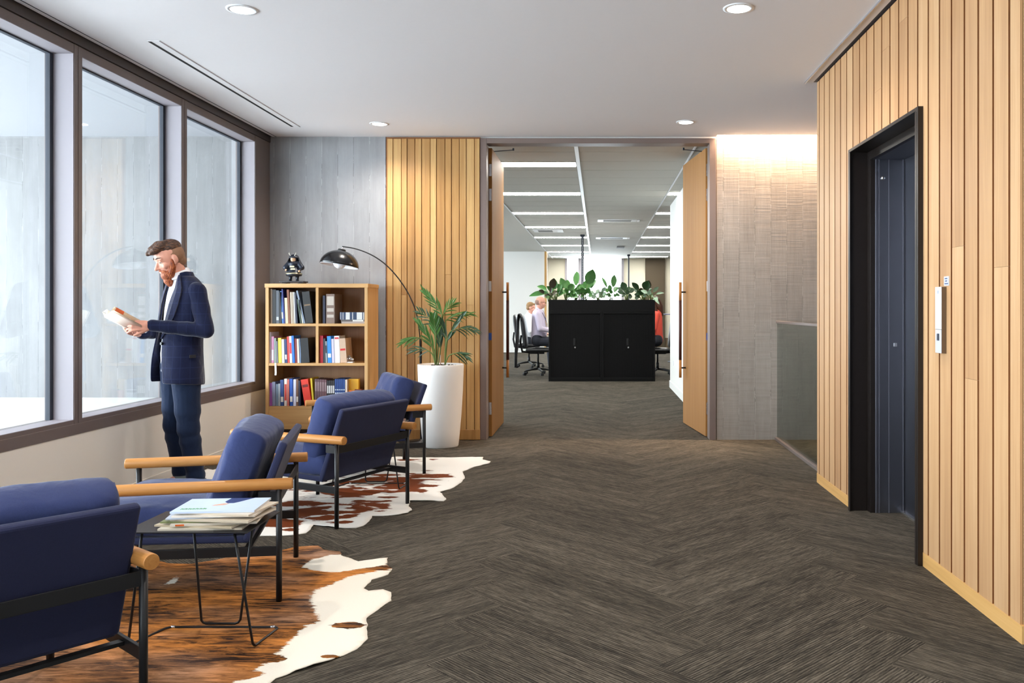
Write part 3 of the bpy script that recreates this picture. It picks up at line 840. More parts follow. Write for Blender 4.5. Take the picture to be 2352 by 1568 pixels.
def make_armchair(name, label):
    """origin on the floor at the chair's centre, facing +y; rear legs at y=-0.36"""
    t = thing(name, label, 'armchair', group=None)
    W = 0.34; D = 0.36; AH = 0.50
    for sx in (-1, 1):
        for sy in (-1, 1):
            MB().tube([(sx*W, sy*D, 0.0), (sx*W, sy*D, AH-0.015)], 0.0125, 12).build('leg', M['black'], t)
        MB().bar((sx*W, -D, 0.215), (sx*W, D, 0.235), 0.012, 0.040).build('side_rail', M['black'], t, bevel=0.0015)
        a = MB().tube([(sx*W, -D-0.055, AH), (sx*W, -D-0.05, AH), (sx*W, D+0.055, AH), (sx*W, D+0.06, AH)], [0.0225, 0.0245, 0.0245, 0.0225], 24)
        a.build('armrest', M['arm'], t)
        MB().bar((sx*(W-0.004), -D, 0.445), (sx*(W-0.012), -D+0.085, 0.445), 0.005, 0.045).build('side_bracket', M['black'], t)
    MB().bar((-W, -D-0.004, 0.445), (W, -D-0.004, 0.445), 0.006, 0.045).build('back_rail', M['black'], t, bevel=0.0015)
    MB().bar((-W, D, 0.235), (W, D, 0.235), 0.03, 0.012).build('front_rail', M['black'], t)
    MB().bar((-W, -D+0.13, 0.222), (W, -D+0.13, 0.222), 0.03, 0.012).build('rear_rail', M['black'], t)
    # reclined upholstered back panel
    def slab(a, b, w, th, seg=10):
        a = Vector(a); b = Vector(b); d = (b-a); nrm = Vector((0, d.z, -d.y)).normalized()
        mb = MB(); r = []
        for p in (a, b):
            r.append([p + Vector((-w/2, 0, 0)) - nrm*th/2, p + Vector((w/2, 0, 0)) - nrm*th/2, p + Vector((w/2, 0, 0)) + nrm*th/2, p + Vector((-w/2, 0, 0)) + nrm*th/2])
        mb.rings(r); return mb
    slab((0, -D+0.135, 0.255), (0, -D-0.018, 0.672), 0.645, 0.034).build('back_panel', M['navy'], t, bevel=0.012, seg=3)
    slab((0, -D+0.12, 0.262), (0, D-0.01, 0.285), 0.63, 0.03).build('seat_base', M['navy'], t, bevel=0.010, seg=3)
    s = cushion_mesh(0.645, 0.62, 0.155, 2.0, p=10, wr=0.012, crown=0.08, q=0.32, n=44)
    o = s.build('seat_cushion', M['cush'], t); o.location = (0, 0.055, 0.350); o.rotation_euler = (R(3.5), 0, 0)
    b = cushion_mesh(0.635, 0.395, 0.175, 5.0, p=9, wr=0.020, crown=0.06, q=0.30, n=44)
    o = b.build('back_cushion', M['cush'], t); o.location = (0, -0.178, 0.540); o.rotation_euler = (R(110), 0, 0)
    return t

def place(o, x, y, fx, fy):
    o.location = (x, y, 0.004); o.rotation_euler = (0, 0, math.atan2(-fx, fy))
proto = make_armchair('armchair', '')
spec = [
 (-1.850, 2.560, -0.780, 0.626, 'navy armchair cut off by the left edge, its dark back panel nearest the viewer'),
 (-1.788, 3.961, -0.973, -0.231, 'navy armchair with oak arms directly behind the little table of magazines'),
 (-1.681, 5.394, -0.921, 0.389, 'navy armchair standing on the white and brown hide, its flat back turned toward the room'),
 (-1.785, 6.750, -0.905, -0.425, 'farthest navy armchair, between the bookcase and the white planter'),
]
for i, (x, y, fx, fy, lab) in enumerate(spec):
    c = proto if i == 0 else copy_tree(proto)
    place(c, x, y, fx, fy); c['label'] = lab; c['group'] = 'navy armchairs with round oak arms'

# ================================================================== WIRE SIDE TABLES
def make_table(label):
    t = thing('side_table', label, 'side table', (-1.47, 3.25, 0), group='black wire side tables')
    o = Vector((-1.47, 3.25, 0)); r = 0.0048
    Pt = lambda x, y, z: Vector((x, y, z)) - o
    MB().box(-0.222, 0.225, -0.160, 0.165, 0.452, 0.457).build('table_top', M['black'], t, bevel=0.001)
    def wire(pts, name='leg'):
        # round the inner corners a little
        out = [pts[0]]
        for a, b, c in zip(pts, pts[1:], pts[2:]):
            d1 = (a-b).normalized()*0.018; d2 = (c-b).normalized()*0.018
            out += [b+d1, b+d1*0.35+d2*0.35, b+d2]
        out.append(pts[-1])
        return MB().tube(out, r, 10).build(name, M['black'], t)
    wire([Pt(-1.305, 3.125, .452), Pt(-1.268, 3.205, .006), Pt(-1.245, 3.405, .006), Pt(-1.68, 3.405, .006), Pt(-1.735, 3.215, .006), Pt(-1.635, 3.125, .452)], 'base_frame')
    wire([Pt(-1.50, 3.23, .452), Pt(-1.555, 3.418, .015), Pt(-1.405, 3.418, .015), Pt(-1.315, 3.33, .452)], 'cross_leg')
    for x in (-1.66, -1.27):
        MB().tube([Pt(x-0.008, 3.405, .006), Pt(x+0.008, 3.405, .006)], 0.0062, 10).build('clip', M['chrome'], t)
    return t
tb = make_table('small black wire side table carrying the stack of magazines, beside the nearest armchair')
t2 = copy_tree(tb); t2.location = (-1.575, 6.055, 0)
t2['label'] = 'small black wire side table mostly hidden behind the armchair on the white hide'

# magazines
mag_cols = [srgb(214, 206, 188), srgb(190, 176, 150), srgb(222, 214, 200), srgb(122, 130, 84), srgb(204, 190, 168), srgb(186, 196, 210), srgb(224, 216, 204), srgb(210, 196, 176), srgb(200, 216, 240)]
mag_lab = ['lowest magazine of the stack, a buff one lying on the black table', 'second magazine up from the table, with a tan cover', 'third magazine up from the table, pale with orange print on its cover',
 'olive green edged magazine in the middle of the stack', 'fifth magazine up, cream with loose dog-eared pages', 'blue grey magazine whose corner sticks out to the left', 'white magazine third from the top of the stack', 'pinkish magazine just under the top one', 'top magazine with a pale blue cover, green title and a navy figure']
rng = random.Random(3)
z = 0.457
mdx = [(-0.016, -0.016, 3), (-0.026, -0.004, -7), (0.014, 0.014, 9), (-0.018, 0.02, 4), (0.030, -0.004, -6), (-0.012, 0.034, 12), (0.024, 0.02, 2), (0.030, 0.03, -8), (0.010, 0.04, 5)]
for i in range(9):
    th = [0.007, 0.006, 0.008, 0.005, 0.008, 0.005, 0.006, 0.006, 0.007][i]
    dx, dy, rz = mdx[i]
    m_ = thing('magazine', mag_lab[i], 'magazine', (-1.415+dx, 3.235+dy*0.6, z), R(rz), group='magazines stacked on the black table')
    col = mag_cols[i]
    hw, hh = 0.148, 0.108
    MB().box(-hw+0.001, hw-0.001, -hh+0.001, hh-0.001, 0.0008, th-0.0008).build('pages', M['paper'], m_)
    mb = MB()
    mb.box(-hw, hw, -hh, hh, 0.0, 0.0008).box(-hw, hw, -hh, -hh+0.0008, 0.0008, th-0.0008)
    mb.box(-hw, hw, -hh, hh, th-0.0008, th)
    cv = mb.build('cover', plain('magazine_cover_%s' % 'abcdefghi'[i], col, 0.3, var=0.05, scale=40), m_)
    if i == 2:
        MB().box(-0.13, -0.10, -hh-0.0004, -hh, 0.001, th-0.001).build('orange_print', plain('orange_ink', srgb(226, 104, 40), 0.4), m_)
    if i == 8:
        q = MB()
        q.prism([(0.0, 0.107), (0.085, 0.107), (0.055, 0.05), (0.035, 0.02), (0.012, 0.02), (-0.005, 0.045)], th, th+0.0004)
        q.build('figure_print', plain('navy_ink', srgb(44, 60, 112), 0.35), m_)
        q = MB(); q.prism([(-0.03, -0.02), (0.01, -0.012), (0.022, 0.012), (0.0, 0.018), (-0.028, -0.006)], th, th+0.0005); q.build('face_print', plain('skin_ink', srgb(216, 168, 140), 0.35), m_)
        q = MB(); xx = -0.125
        for w_ in (0.012, 0.009, 0.012, 0.008, 0.011, 0.009, 0.012):
            q.box(xx, xx+w_*0.35, -0.075, -0.055, th, th+0.0004); q.box(xx, xx+w_, -0.068, -0.064, th, th+0.0004); q.box(xx+w_*0.65, xx+w_, -0.075, -0.06, th, th+0.0004); xx += w_+0.003
        q.build('title_print', plain('green_ink', srgb(96, 178, 104), 0.4), m_)
    z += th + 0.0004
# loose item on the second table
m_ = thing('magazine', 'brown magazine with a white corner on the hidden far side table', 'magazine', (-1.455, 6.06, 0.457), R(8))
MB().box(-0.105, 0.105, -0.14, 0.14, 0.0, 0.009).build('pages', M['paper'], m_)
MB().box(-0.107, 0.107, -0.142, 0.142, 0.009, 0.011).build('cover', plain('brown_cover', srgb(96, 68, 56), 0.35), m_)

# ================================================================== COWHIDES
def inside(p, poly):
    x, y = p; c = False; n = len(poly)
    for i in range(n):
        x1, y1 = poly[i]; x2, y2 = poly[(i+1) % n]
        if (y1 > y) != (y2 > y) and x < (x2-x1)*(y-y1)/(y2-y1) + x1: c = not c
    return c
def dist(p, poly, closed=True):
    best = 1e9; x, y = p; n = len(poly)
    for i in range(n if closed else n-1):
        x1, y1 = poly[i]; x2, y2 = poly[(i+1) % n]
        dx, dy = x2-x1, y2-y1; L = dx*dx+dy*dy
        t = 0 if L == 0 else max(0, min(1, ((x-x1)*dx+(y-y1)*dy)/L))
        best = min(best, math.hypot(x-x1-t*dx, y-y1-t*dy))
    return best
def hide(name, label, outline, patch, mat, step=0.022):
    """outline: floor polygon; patch(x,y)->0..1 brown amount"""
    # smooth-subdivide the outline with a ragged hair edge
    out = []
    n = len(outline)
    for i in range(n):
        a = Vector(outline[i]); b = Vector(outline[(i+1) % n]); k = max(1, int((b-a).length/0.03))
        for j in range(k):
            p = a.lerp(b, j/k); d = (b-a).normalized(); nn = Vector((-d.y, d.x))
            p = p + nn * 0.007*noise.noise(Vector((p.x*24, p.y*24, 0)))
            out.append(p)
    xs = [p.x for p in out]; ys = [p.y for p in out]
    pts = list(out); ol = [(p.x, p.y) for p in out]
    y = min(ys)
    while y < max(ys):
        x = min(xs)
        while x < max(xs):
            q = (x + 0.004*math.sin(y*91), y + 0.004*math.sin(x*77))
            if inside(q, ol) and dist(q, ol) > step*0.6: pts.append(Vector(q))
            x += step
        y += step
    vv, ee, ff, *_ = delaunay_2d_cdt(pts, [(i, (i+1) % len(out)) for i in range(len(out))], [list(range(len(out)))], 1, 1e-5)
    mb = MB(); mb.smooth = True
    cols = []
    def hgt(x, y):
        e = dist((x, y), ol)
        wav = max(0.0, noise.noise(Vector((x*4.5, y*4.5, 2.0))))
        return 0.004 + 0.020*wav*max(0, 1-e/0.10) + 0.0015*noise.noise(Vector((x*12, y*12, 5)))
    top = [mb.vert((v.x, v.y, hgt(v.x, v.y))) for v in vv]
    bot = [mb.vert((v.x, v.y, max(0.0004, hgt(v.x, v.y)-0.004))) for v in vv]
    for f in ff:
        mb.face([top[i] for i in f]); mb.face([bot[i] for i in reversed(f)])
    nb = len(out)
    cnt = {}
    for f in ff:
        for a, b in zip(f, list(f[1:])+[f[0]]):
            cnt[(min(a, b), max(a, b))] = cnt.get((min(a, b), max(a, b)), 0) + 1
    for f in ff:
        for a, b in zip(f, list(f[1:])+[f[0]]):
            if cnt[(min(a, b), max(a, b))] == 1: mb.face((top[b], top[a], bot[a], bot[b]))
    o = mb.build(name, mat)
    at = o.data.attributes.new('patch', 'FLOAT', 'POINT')
    vals = [patch(v.x, v.y) for v in vv]
    at.data.foreach_set('value', vals + vals)
    return tag(o, label, 'rug')

px1 = [(362,1288),(384,1296),(440,1296),(480,1290),(531,1280),(571,1274),(639,1266),(679,1260),(731,1260),(743,1268),(781,1268),(783,1276),(823,1290),(889,1282),(890,1300),(901,1306),(891,1320),(855,1332),(835,1352),(847,1358),(879,1358),(899,1364),(897,1380),(875,1396),(843,1420),(843,1444),(845,1468),(819,1492),(759,1520),(679,1544),(635,1560),(600,1585),(560,1610),(500,1625),(420,1615),(330,1640),(180,1655),(40,1650),(-160,1690),(-330,1640),(-280,1540),(-210,1470),(-120,1430),(-60,1380),(60,1350),(160,1300),(270,1280)]
white1 = [(-400,1800),(470,1800),(520,1575),(560,1550),(615,1525),(660,1480),(700,1440),(735,1428),(722,1400),(712,1372),(725,1355),(760,1345),(800,1325),(840,1318),(905,1306),(905,1340),(940,1380),(900,1500),(700,1600),(600,1800)]
white1b = [(692,1304),(718,1285),(760,1276),(783,1274),(823,1288),(895,1279),(892,1299),(840,1306),(780,1315),(735,1314)]
W1 = [G(*p) for p in white1 if p[1] < 1700]
W1 = [G(*p) for p in [(520,1580),(560,1550),(615,1525),(660,1480),(700,1440),(735,1428),(722,1400),(712,1372),(725,1355),(760,1345),(800,1325),(840,1318),(905,1308),(920,1340),(940,1380),(900,1480),(760,1560),(600,1620),(480,1640)]]
W1b = [G(*p) for p in white1b]
spots1 = [(G(800,1438), 0.030), (G(762,1512), 0.018), (G(555,1553), 0.03), (G(632,1516), 0.02)]
tw = [G(372,1346), G(410,1322), G(405,1340)]
def patch1(x, y):
    def soft(poly, w):
        d = dist((x, y), poly); return (0.5 + d/w) if inside((x, y), poly) else (0.5 - d/w)
    wv = max(soft(W1, 0.16), soft(W1b, 0.12), soft(tw, 0.08) if dist((x, y), tw) < 0.1 else 0)
    b = 1 - max(0, min(1, wv))
    for (c, r) in spots1:
        d = math.hypot((x-c[0])*0.55, y-c[1])
        if d < r*1.6: b = max(b, 1 - d/(r*1.6)*0.6)
    return b
M['hide1'] = hide_mat('brindle_hide', srgb(246, 240, 226), srgb(146, 92, 42), srgb(42, 26, 17), 1.0)
hide('cowhide_rug', 'brown brindle cowhide with a ragged cream border under the nearest armchair and magazine table', [G(*p) for p in px1], patch1, M['hide1'])
px2 = [(902,1053),(973,1051),(1035,1051),(1075,1050),(1110,1050),(1108,1056),(1127,1060),(1123,1065),(1090,1072),(1062,1084),(1068,1097),(1059,1109),(1042,1120),(1011,1132),(1025,1147),(1019,1151),(942,1151),(939,1163),(947,1172),(937,1179),(917,1183),(878,1185),(855,1185),(849,1197),(835,1208),(817,1213),(779,1213),(753,1211),(720,1207),(714,1217),(702,1225),(679,1229),(641,1231),(598,1231),(560,1232),(530,1215),(500,1200),(520,1170),(485,1150),(460,1130),(478,1108),(463,1097),(468,1083),(476,1080),(489,1082),(502,1079),(516,1074),(560,1072),(600,1076),(640,1066),(700,1062),(760,1066),(820,1058),(860,1059)]
O2 = [G(*p) for p in px2]
band = [G(*p) for p in [(600,1150),(680,1140),(760,1118),(850,1100),(930,1085),(985,1068)]]
c2 = [(G(700,1190), 0.30), (G(690,1208), 0.12), (G(790,1130), 0.20), (G(880,1120), 0.22), (G(650,1160), 0.2), (G(920,1100), 0.25), (G(830,1150), 0.12), (G(960,1097), 0.10), (G(930,1056), 0.10), (G(993,1056), 0.04)]
def patch2(x, y):
    b = 0.0
    e = dist((x, y), O2)
    for (c, r) in c2:
        d = math.hypot((x-c[0])*0.6, (y-c[1])*1.1)
        b = max(b, 1.0 - 0.62*d/r)
    b2 = 0.5 + 1.3*noise.noise(Vector((x*5.0, y*13, 4.4))) + 0.8*noise.noise(Vector((x*12, y*28, 1.4)))
    b = b*0.62 + b2*0.46 - 0.03 if b > 0.05 else 0.0
    if e < 0.14: b *= e/0.14
    return max(0.0, min(1.0, b))
M['hide2'] = hide_mat('white_brown_hide', srgb(246, 243, 236), srgb(122, 60, 28), srgb(66, 32, 18))
hide('cowhide_rug', 'white cowhide with russet speckles under the two farther armchairs', O2, patch2, M['hide2'], step=0.026)

# ================================================================== BOOKCASE
BX0, BX1, BYF, BYB, BZT = -2.992, -2.072, 7.84, 8.22, 1.477
bc = thing('bookcase', 'oak bookcase with open shelves of books against the concrete wall', 'bookcase', ((BX0+BX1)/2, BYF, 0))
def B(mb): mb.T = Matrix.Translation((-(BX0+BX1)/2, -BYF, 0)); return mb
sh1, sh2, sh3 = 1.117, 0.761, 0.373
B(MB()).box(BX0-0.006, BX1+0.006, BYF-0.006, BYB, BZT-0.036, BZT).build('top', M['oak_h'], bc, bevel=0.0015)
B(MB()).box(BX0, BX0+0.028, BYF, BYB, 0.166, BZT-0.036).build('side_panel', M['oak'], bc, bevel=0.001)
B(MB()).box(BX1-0.028, BX1, BYF, BYB, 0.166, BZT-0.036).build('side_panel', M['oak'], bc, bevel=0.001)
B(MB()).box(BX0+0.028, BX1-0.028, BYB-0.012, BYB-0.002, 0.2, BZT-0.036).build('back_panel', timber('oak_back_shaded', srgb(132, 90, 56), srgb(156, 112, 72), srgb(172, 128, 86), island=False), bc)  # oak made darker so the colour carries the shading inside the shelves
for zt in (sh1, sh2, sh3): B(MB()).box(BX0+0.028, BX1-0.028, BYF+0.004, BYB-0.012, zt-0.024, zt).build('shelf', M['oak_h'], bc, bevel=0.001)
XD = (728-1373)/FPX*BYF
B(MB()).box(XD-0.012, XD+0.012, BYF+0.003, BYB-0.012, sh2, BZT-0.036).build('divider', M['oak'], bc)
B(MB()).box(BX0+0.028, BX1-0.028, BYF+0.006, BYF+0.026, 0.166, sh3-0.024).build('plinth_board', M['oak_h'], bc)
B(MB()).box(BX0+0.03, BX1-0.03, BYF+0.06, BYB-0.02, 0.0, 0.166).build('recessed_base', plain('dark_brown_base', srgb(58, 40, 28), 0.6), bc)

def bpx(x, y):   # pixel of the zoomed crop -> world x, z on the bookcase front
    X = 600 + x/4.9; Y = 640 + y/4.9; q = BYF + 0.03
    return ((X-1373)/FPX*q, CH - (Y-709)/FPX*q)
def book(x0, x1, ytop, base, col, label, group, lean=0.0, depth=0.19, band=None, setback=0.015, cov=None, yaw=0):
    """standing book; x0,x1 crop pixels at its foot; ytop crop pixel of its top"""
    a, _ = bpx(x0, 0); b, zt = bpx(x1, ytop)
    w = max(0.009, (b-a)*0.97); h = zt - base
    h = h/math.cos(R(abs(lean))) - abs(math.sin(R(lean)))*w
    pivot = a if lean <= 0 else a + w
    mb = MB(); x_0 = 0 if lean <= 0 else -w; x_1 = x_0 + w
    c = min(0.0025, w*0.2)
    mb.box(x_0, x_0+c, 0, depth, 0, h).box(x_1-c, x_1, 0, depth, 0, h).box(x_0+c, x_1-c, 0, 0.003, 0, h)
    mat = plain('cover_%02x%02x%02x' % tuple(int(255*min(1, v)**(1/2.2)) for v in col), col, 0.45, var=0.05, scale=50)
    o = mb.build('book', mat)
    o.location = (pivot, BYF+setback+0.01, base + 0.0005); o.rotation_euler = (0, R(lean), 0)
    tag(o, label, 'book', group)
    MB().box(x_0+c, x_1-c, 0.003, depth-0.004, 0.003, h-0.004).build('page_block', M['paper'], o)
    if band:
        q = MB()
        for (z0, z1, bc_) in band: q.box(x_0+0.1*w, x_1-0.1*w, -0.0006, 0, h*z0, h*z1)
        q.build('spine_title', plain('ink_%02x%02x%02x' % tuple(int(255*min(1, v)**(1/2.2)) for v in band[0][2]), band[0][2], 0.5), o)
    return o
k = srgb
g1 = 'tall volumes on the top left shelf'
W_ = [(0.15, 0.35, k(220, 215, 205))]; D_ = [(0.45, 0.8, k(60, 60, 70))]; Y_ = [(0.3, 0.75, k(224, 190, 90))]
b0 = sh1
book(108,126,115,b0,k(150,124,100),'taupe volume at the far left end of the top left shelf',g1,depth=.25)
book(128,168,122,b0,k(16,16,18),'thick black volume next to the taupe one on the top left shelf',g1,depth=.25)
book(170,203,132,b0,k(86,92,102),'slate grey volume on the top left shelf',g1,depth=.24,band=[(0.1,0.2,k(200,204,210))])
book(205,232,150,b0,k(24,24,28),'narrow black volume between the slate grey one and the blue one',g1,depth=.24)
book(238,256,140,b0,k(70,120,190),'sky blue volume leaning slightly on the top left shelf',g1,lean=-4,depth=.24,band=W_)
book(257,272,115,b0,k(36,44,120),'deep blue volume leaning against the cream one',g1,lean=-4,depth=.24)
book(276,306,215,b0,k(232,218,170),'short cream volume on the top left shelf',g1,lean=-2.5,depth=.2)
book(308,334,122,b0,k(130,74,46),'rust brown volume right of the short cream one',g1,lean=-3,depth=.25)
book(338,352,150,b0,k(206,190,170),'ivory thin volume on the top left shelf',g1,lean=-2,depth=.24)
book(354,372,150,b0,k(176,160,140),'tan thin volume on the top left shelf',g1,lean=-2,depth=.24)
book(374,388,150,b0,k(200,198,194),'pale stone thin volume on the top left shelf',g1,lean=-2,depth=.24)
book(391,412,160,b0,k(42,46,66),'midnight blue volume right of the pale stone one',g1,lean=-3,depth=.22)
book(440,456,230,b0,k(52,70,54),'dark green short volume leaning to the left',g1,lean=-8,depth=.22)
book(462,474,235,b0,k(196,196,184),'thin white volume leaning to the left beside the dark green one',g1,lean=-8,depth=.22)
book(478,498,132,b0,k(128,140,158),'silver blue volume leaning hard to the left',g1,lean=-13,depth=.24)
o = book(502,588,140,b0,k(18,18,20),'broad black box file leaning at the right end of the top left shelf',g1,lean=-7,depth=.24,band=[(0.55,0.6,k(120,96,70))])
g2 = 'volumes on the top right shelf'
book(695,722,190,b0,k(30,34,62),'slim dark navy volume standing left of the printed box',g2,depth=.22)
book(732,830,172,b0,k(130,108,96),'brown box file covered in newsprint on the top right shelf',g2,depth=.24,band=[(0.62,0.92,k(196,184,172)),(0.2,0.3,k(196,184,172)),(0.4,0.52,k(196,184,172))])
def lying(x0, x1, y0, y1, base, col, label, group, stripes=(), depth=0.2):
    a, zt = bpx(x0, y0); b, zb = bpx(x1, y1); h = zt - zb
    o = MB().box(0, b-a, 0, depth, 0, 0.003).box(0, b-a, 0, depth, h-0.003, h).box(0, b-a, 0, 0.003, 0.003, h-0.003)
    o = o.build('book', plain('cover_l%02x%02x%02x' % tuple(int(255*v**(1/2.2)) for v in col), col, 0.45))
    o.location = (a, BYF+0.02, base+0.0005); tag(o, label, 'book', group)
    MB().box(0.003, b-a-0.003, 0.003, depth-0.004, 0.003, h-0.003).build('page_block', M['paper'], o)
    if stripes:
        q = MB()
        for s0, s1 in stripes: q.box(s0*(b-a), s1*(b-a), -0.0006, 0, 0.02*h, 0.98*h)
        q.build('spine_band', plain('pale_band', k(214, 214, 210), 0.5), o)
    return base + h + 0.0008
zz = lying(905,1164,478,500,b0,k(168,156,150),'lowest grey brown book lying flat on the top right shelf',g2)
zz = lying(900,1166,458,477,zz,k(92,84,82),'second charcoal book lying flat, just under the large navy one',g2,stripes=((0.5,0.95),))
zz = lying(888,1168,372,456,zz,k(44,62,92),'large navy book with white bands lying flat on top of two others',g2,stripes=((0.03,0.05),(0.12,0.14),(0.24,0.40),(0.50,0.53),(0.68,0.90),(0.94,0.97)))
g3 = 'books on the middle left shelf'; b1 = sh2
book(88,112,600,b1,k(224,222,232),'tall white book at the left end of the middle left shelf',g3,depth=.2)
book(116,145,650,b1,k(216,150,190),'pink and white book on the middle left shelf',g3,band=[(0.1,0.5,k(240,236,240))])
book(148,168,668,b1,k(150,166,158),'grey green book on the middle left shelf',g3)
book(171,194,700,b1,k(120,122,128),'short mid grey book on the middle left shelf',g3,lean=-2)
book(198,234,665,b1,k(240,208,70),'bright yellow book on the middle left shelf',g3,lean=-1.5)
book(237,265,680,b1,k(228,224,220),'short white book right of the yellow one',g3,lean=-1.5)
book(270,296,680,b1,k(40,60,110),'royal navy book with pale title on the middle left shelf',g3,lean=-2,band=W_)
book(300,322,650,b1,k(206,62,56),'red book left of the white one with a red label',g3,lean=-2)
book(325,352,645,b1,k(224,220,222),'white book with a red label on the middle left shelf',g3,lean=-2,band=[(0.35,0.75,k(206,40,60))])
book(356,382,640,b1,k(30,110,200),'bright blue book on the middle left shelf',g3,lean=-3)
book(386,408,672,b1,k(130,34,34),'dark red book on the middle left shelf',g3,lean=-2)
book(411,432,675,b1,k(220,212,196),'cream book right of the dark red one',g3,lean=-2)
book(435,450,672,b1,k(110,130,160),'thin steel blue book beside the black file',g3,lean=-1)
book(456,548,664,b1,k(14,14,18),'wide black file at the right of the middle left shelf',g3,lean=-4,depth=.2)
g4 = 'books on the middle right shelf'
book(662,697,640,b1,k(204,26,54),'crimson book at the left end of the middle right shelf',g4)
book(700,724,672,b1,k(50,54,64),'charcoal book next to the crimson one',g4)
book(727,748,702,b1,k(150,156,160),'short grey book left of the wide blue book',g4,lean=-2,band=D_)
book(752,796,645,b1,k(50,140,220),'wide azure book on the middle right shelf',g4,lean=-2,band=[(0.2,0.35,k(236,240,244))])
book(799,828,676,b1,k(206,200,220),'pale lilac book on the middle right shelf',g4,lean=-2)
book(832,890,642,b1,k(236,236,240),'thick white book on the middle right shelf',g4,lean=-2,band=[(0.88,0.95,k(204,60,60))])
book(894,968,668,b1,k(206,176,150),'buff paperback with a red stripe on the middle right shelf',g4,lean=-4,band=[(0.50,0.58,k(214,44,44))])
g5 = 'books on the bottom shelf'; b2 = sh3
row = [(92,126,1170,k(150,80,160),'purple book at the left end of the bottom shelf'),(128,165,1160,k(128,132,158),'dusty lavender book on the bottom shelf'),(168,192,1185,k(112,130,150),'blue grey book on the bottom shelf'),(194,216,1180,k(160,168,176),'light grey slim book on the bottom shelf'),
 (220,257,1137,k(38,66,128),'dark royal blue book on the bottom shelf'),(261,292,1125,k(226,214,206),'white book with red lettering on the bottom shelf'),(295,316,1132,k(206,110,96),'salmon book on the bottom shelf'),(325,360,1125,k(34,86,176),'vivid blue book on the bottom shelf'),
 (364,394,1132,k(206,206,226),'pale violet book on the bottom shelf'),(396,420,1130,k(112,76,56),'brown leather coloured book on the bottom shelf'),(424,446,1145,k(26,32,58),'black blue book left of the big red one')]
for i, (a, b, t_, c, lab) in enumerate(row): book(a, b, t_, b2, c, lab, g5, lean=-1 if i % 3 == 1 else 0, band=W_ if i in (4, 7, 9) else ([(0.2, 0.8, k(200, 60, 50))] if i == 5 else None))
book(492,575,1125,b2,k(216,52,34),'big bright red book leaning to the left on the bottom shelf',g5,lean=-9,depth=.22,band=[(0.7,0.8,k(110,24,20))])
book(580,600,1118,b2,k(208,180,40),'slim mustard book leaning behind the big red one',g5,lean=-5)
for i in range(5):
    book(604+27*i,629+27*i,1128+2*i,b2,k(92+3*i,66,72),'maroon brown set volume, number %s of five from the left' % ['one','two','three','four','five'][i],g5,band=[(0.55,0.9,k(140,116,120))])
for i in range(4):
    book(741+22*i,761+22*i,1145,b2,k(30,28,32),'black set volume with a white label, %s from the left' % ['first','second','third','last'][i],g5,band=[(0.5,0.8,k(206,206,206))])
for i in range(5):
    book(831+23*i,852+23*i,1128,b2,k(30,66,130),'navy set volume with silver lines, %s from the left' % ['first','second','third','fourth','last'][i],g5,band=[(0.58,0.62,k(190,204,220)),(0.2,0.5,k(130,150,190))])
book(948,968,1135,b2,k(228,214,200),'ivory book right of the navy set',g5)
book(971,1084,1132,b2,k(224,168,34),'broad golden yellow book at the right of the bottom shelf',g5,depth=.05,setback=.06)
book(992,1046,1255,b2,k(226,112,40),'small orange book in front of the golden yellow one',g5,depth=.04)
book(1050,1128,1245,b2,k(120,50,30),'low russet book at the right end of the bottom shelf',g5,depth=.05,setback=.03)
# white ornament and hanging ribbon
a, zt = bpx(985, 860)
orn = thing('ornament', 'small white and silver ornament at the end of the middle right shelf', 'ornament', (a, BYF+0.06, sh2+0.0005))
MB().box(-0.038, 0.036, -0.03, 0.03, 0, 0.01).build('base', M['white'], orn, bevel=0.002)
m = MB(); m.ball((-0.020, 0, 0.032), 0.017, n=12).ball((0.006, 0.0, 0.038), 0.020, n=12).ball((0.027, 0, 0.030), 0.014, n=12).ball((-0.005, 0.01, 0.055), 0.014, n=12); m.remesh('body', M['chrome'], orn, 0.003, 2)
a, zt = bpx(175, 965)
rb = thing('ribbon', 'white paper ribbon hanging from the middle left shelf edge', 'ribbon', (a, BYF-0.001, sh2))
MB().rings([[Vector((-0.008+dx, -0.001-dy, z)), Vector((0.008+dx, -0.001-dy, z)), Vector((0.008+dx, 0.0-dy, z)), Vector((-0.008+dx, 0.0-dy, z))] for dx, dy, z in ((0, 0, 0.001), (0.001, 0.002, -0.03), (0.002, 0.003, -0.06), (0.003, 0.002, -0.085), (0.001, 0.004, -0.108))]).build('strip', M['white'], rb)

# ---- samurai doll on the bookcase
fx = (675-1373)/FPX*7.98; sc = 1.0
fg = thing('figurine', 'dark armoured warrior doll with a horned helmet standing on the bookcase', 'figurine', (fx, 7.98, BZT))
arm = plain('figurine_armour', srgb(36, 42, 54), 0.35, metal=0.3, var=0.5, scale=160, bump=0.5)
gold = plain('figurine_trim', srgb(176, 168, 140), 0.35, metal=0.5, var=0.4, scale=200)
MB().box(-0.112, 0.112, -0.06, 0.06, 0.012, 0.026).box(-0.10, -0.05, -0.05, 0.05, 0, 0.012).box(0.055, 0.10, -0.05, 0.05, 0, 0.012).build('base', plain('black_lacquer', srgb(30, 22, 24), 0.25), fg, bevel=0.003)
m = MB()
for s_ in (-1, 1): m.cone((s_*0.032, 0, 0.030), (s_*0.030, 0, 0.075), 0.012, 0.018).cone((s_*0.032, -0.015, 0.032), (s_*0.032, 0.01, 0.034), 0.011, 0.012)
m.lathe([(0.030, 0.070), (0.066, 0.072), (0.074, 0.085), (0.050, 0.135), (0.040, 0.15), (0.048, 0.19), (0.030, 0.205), (0.0, 0.206)], n=20)
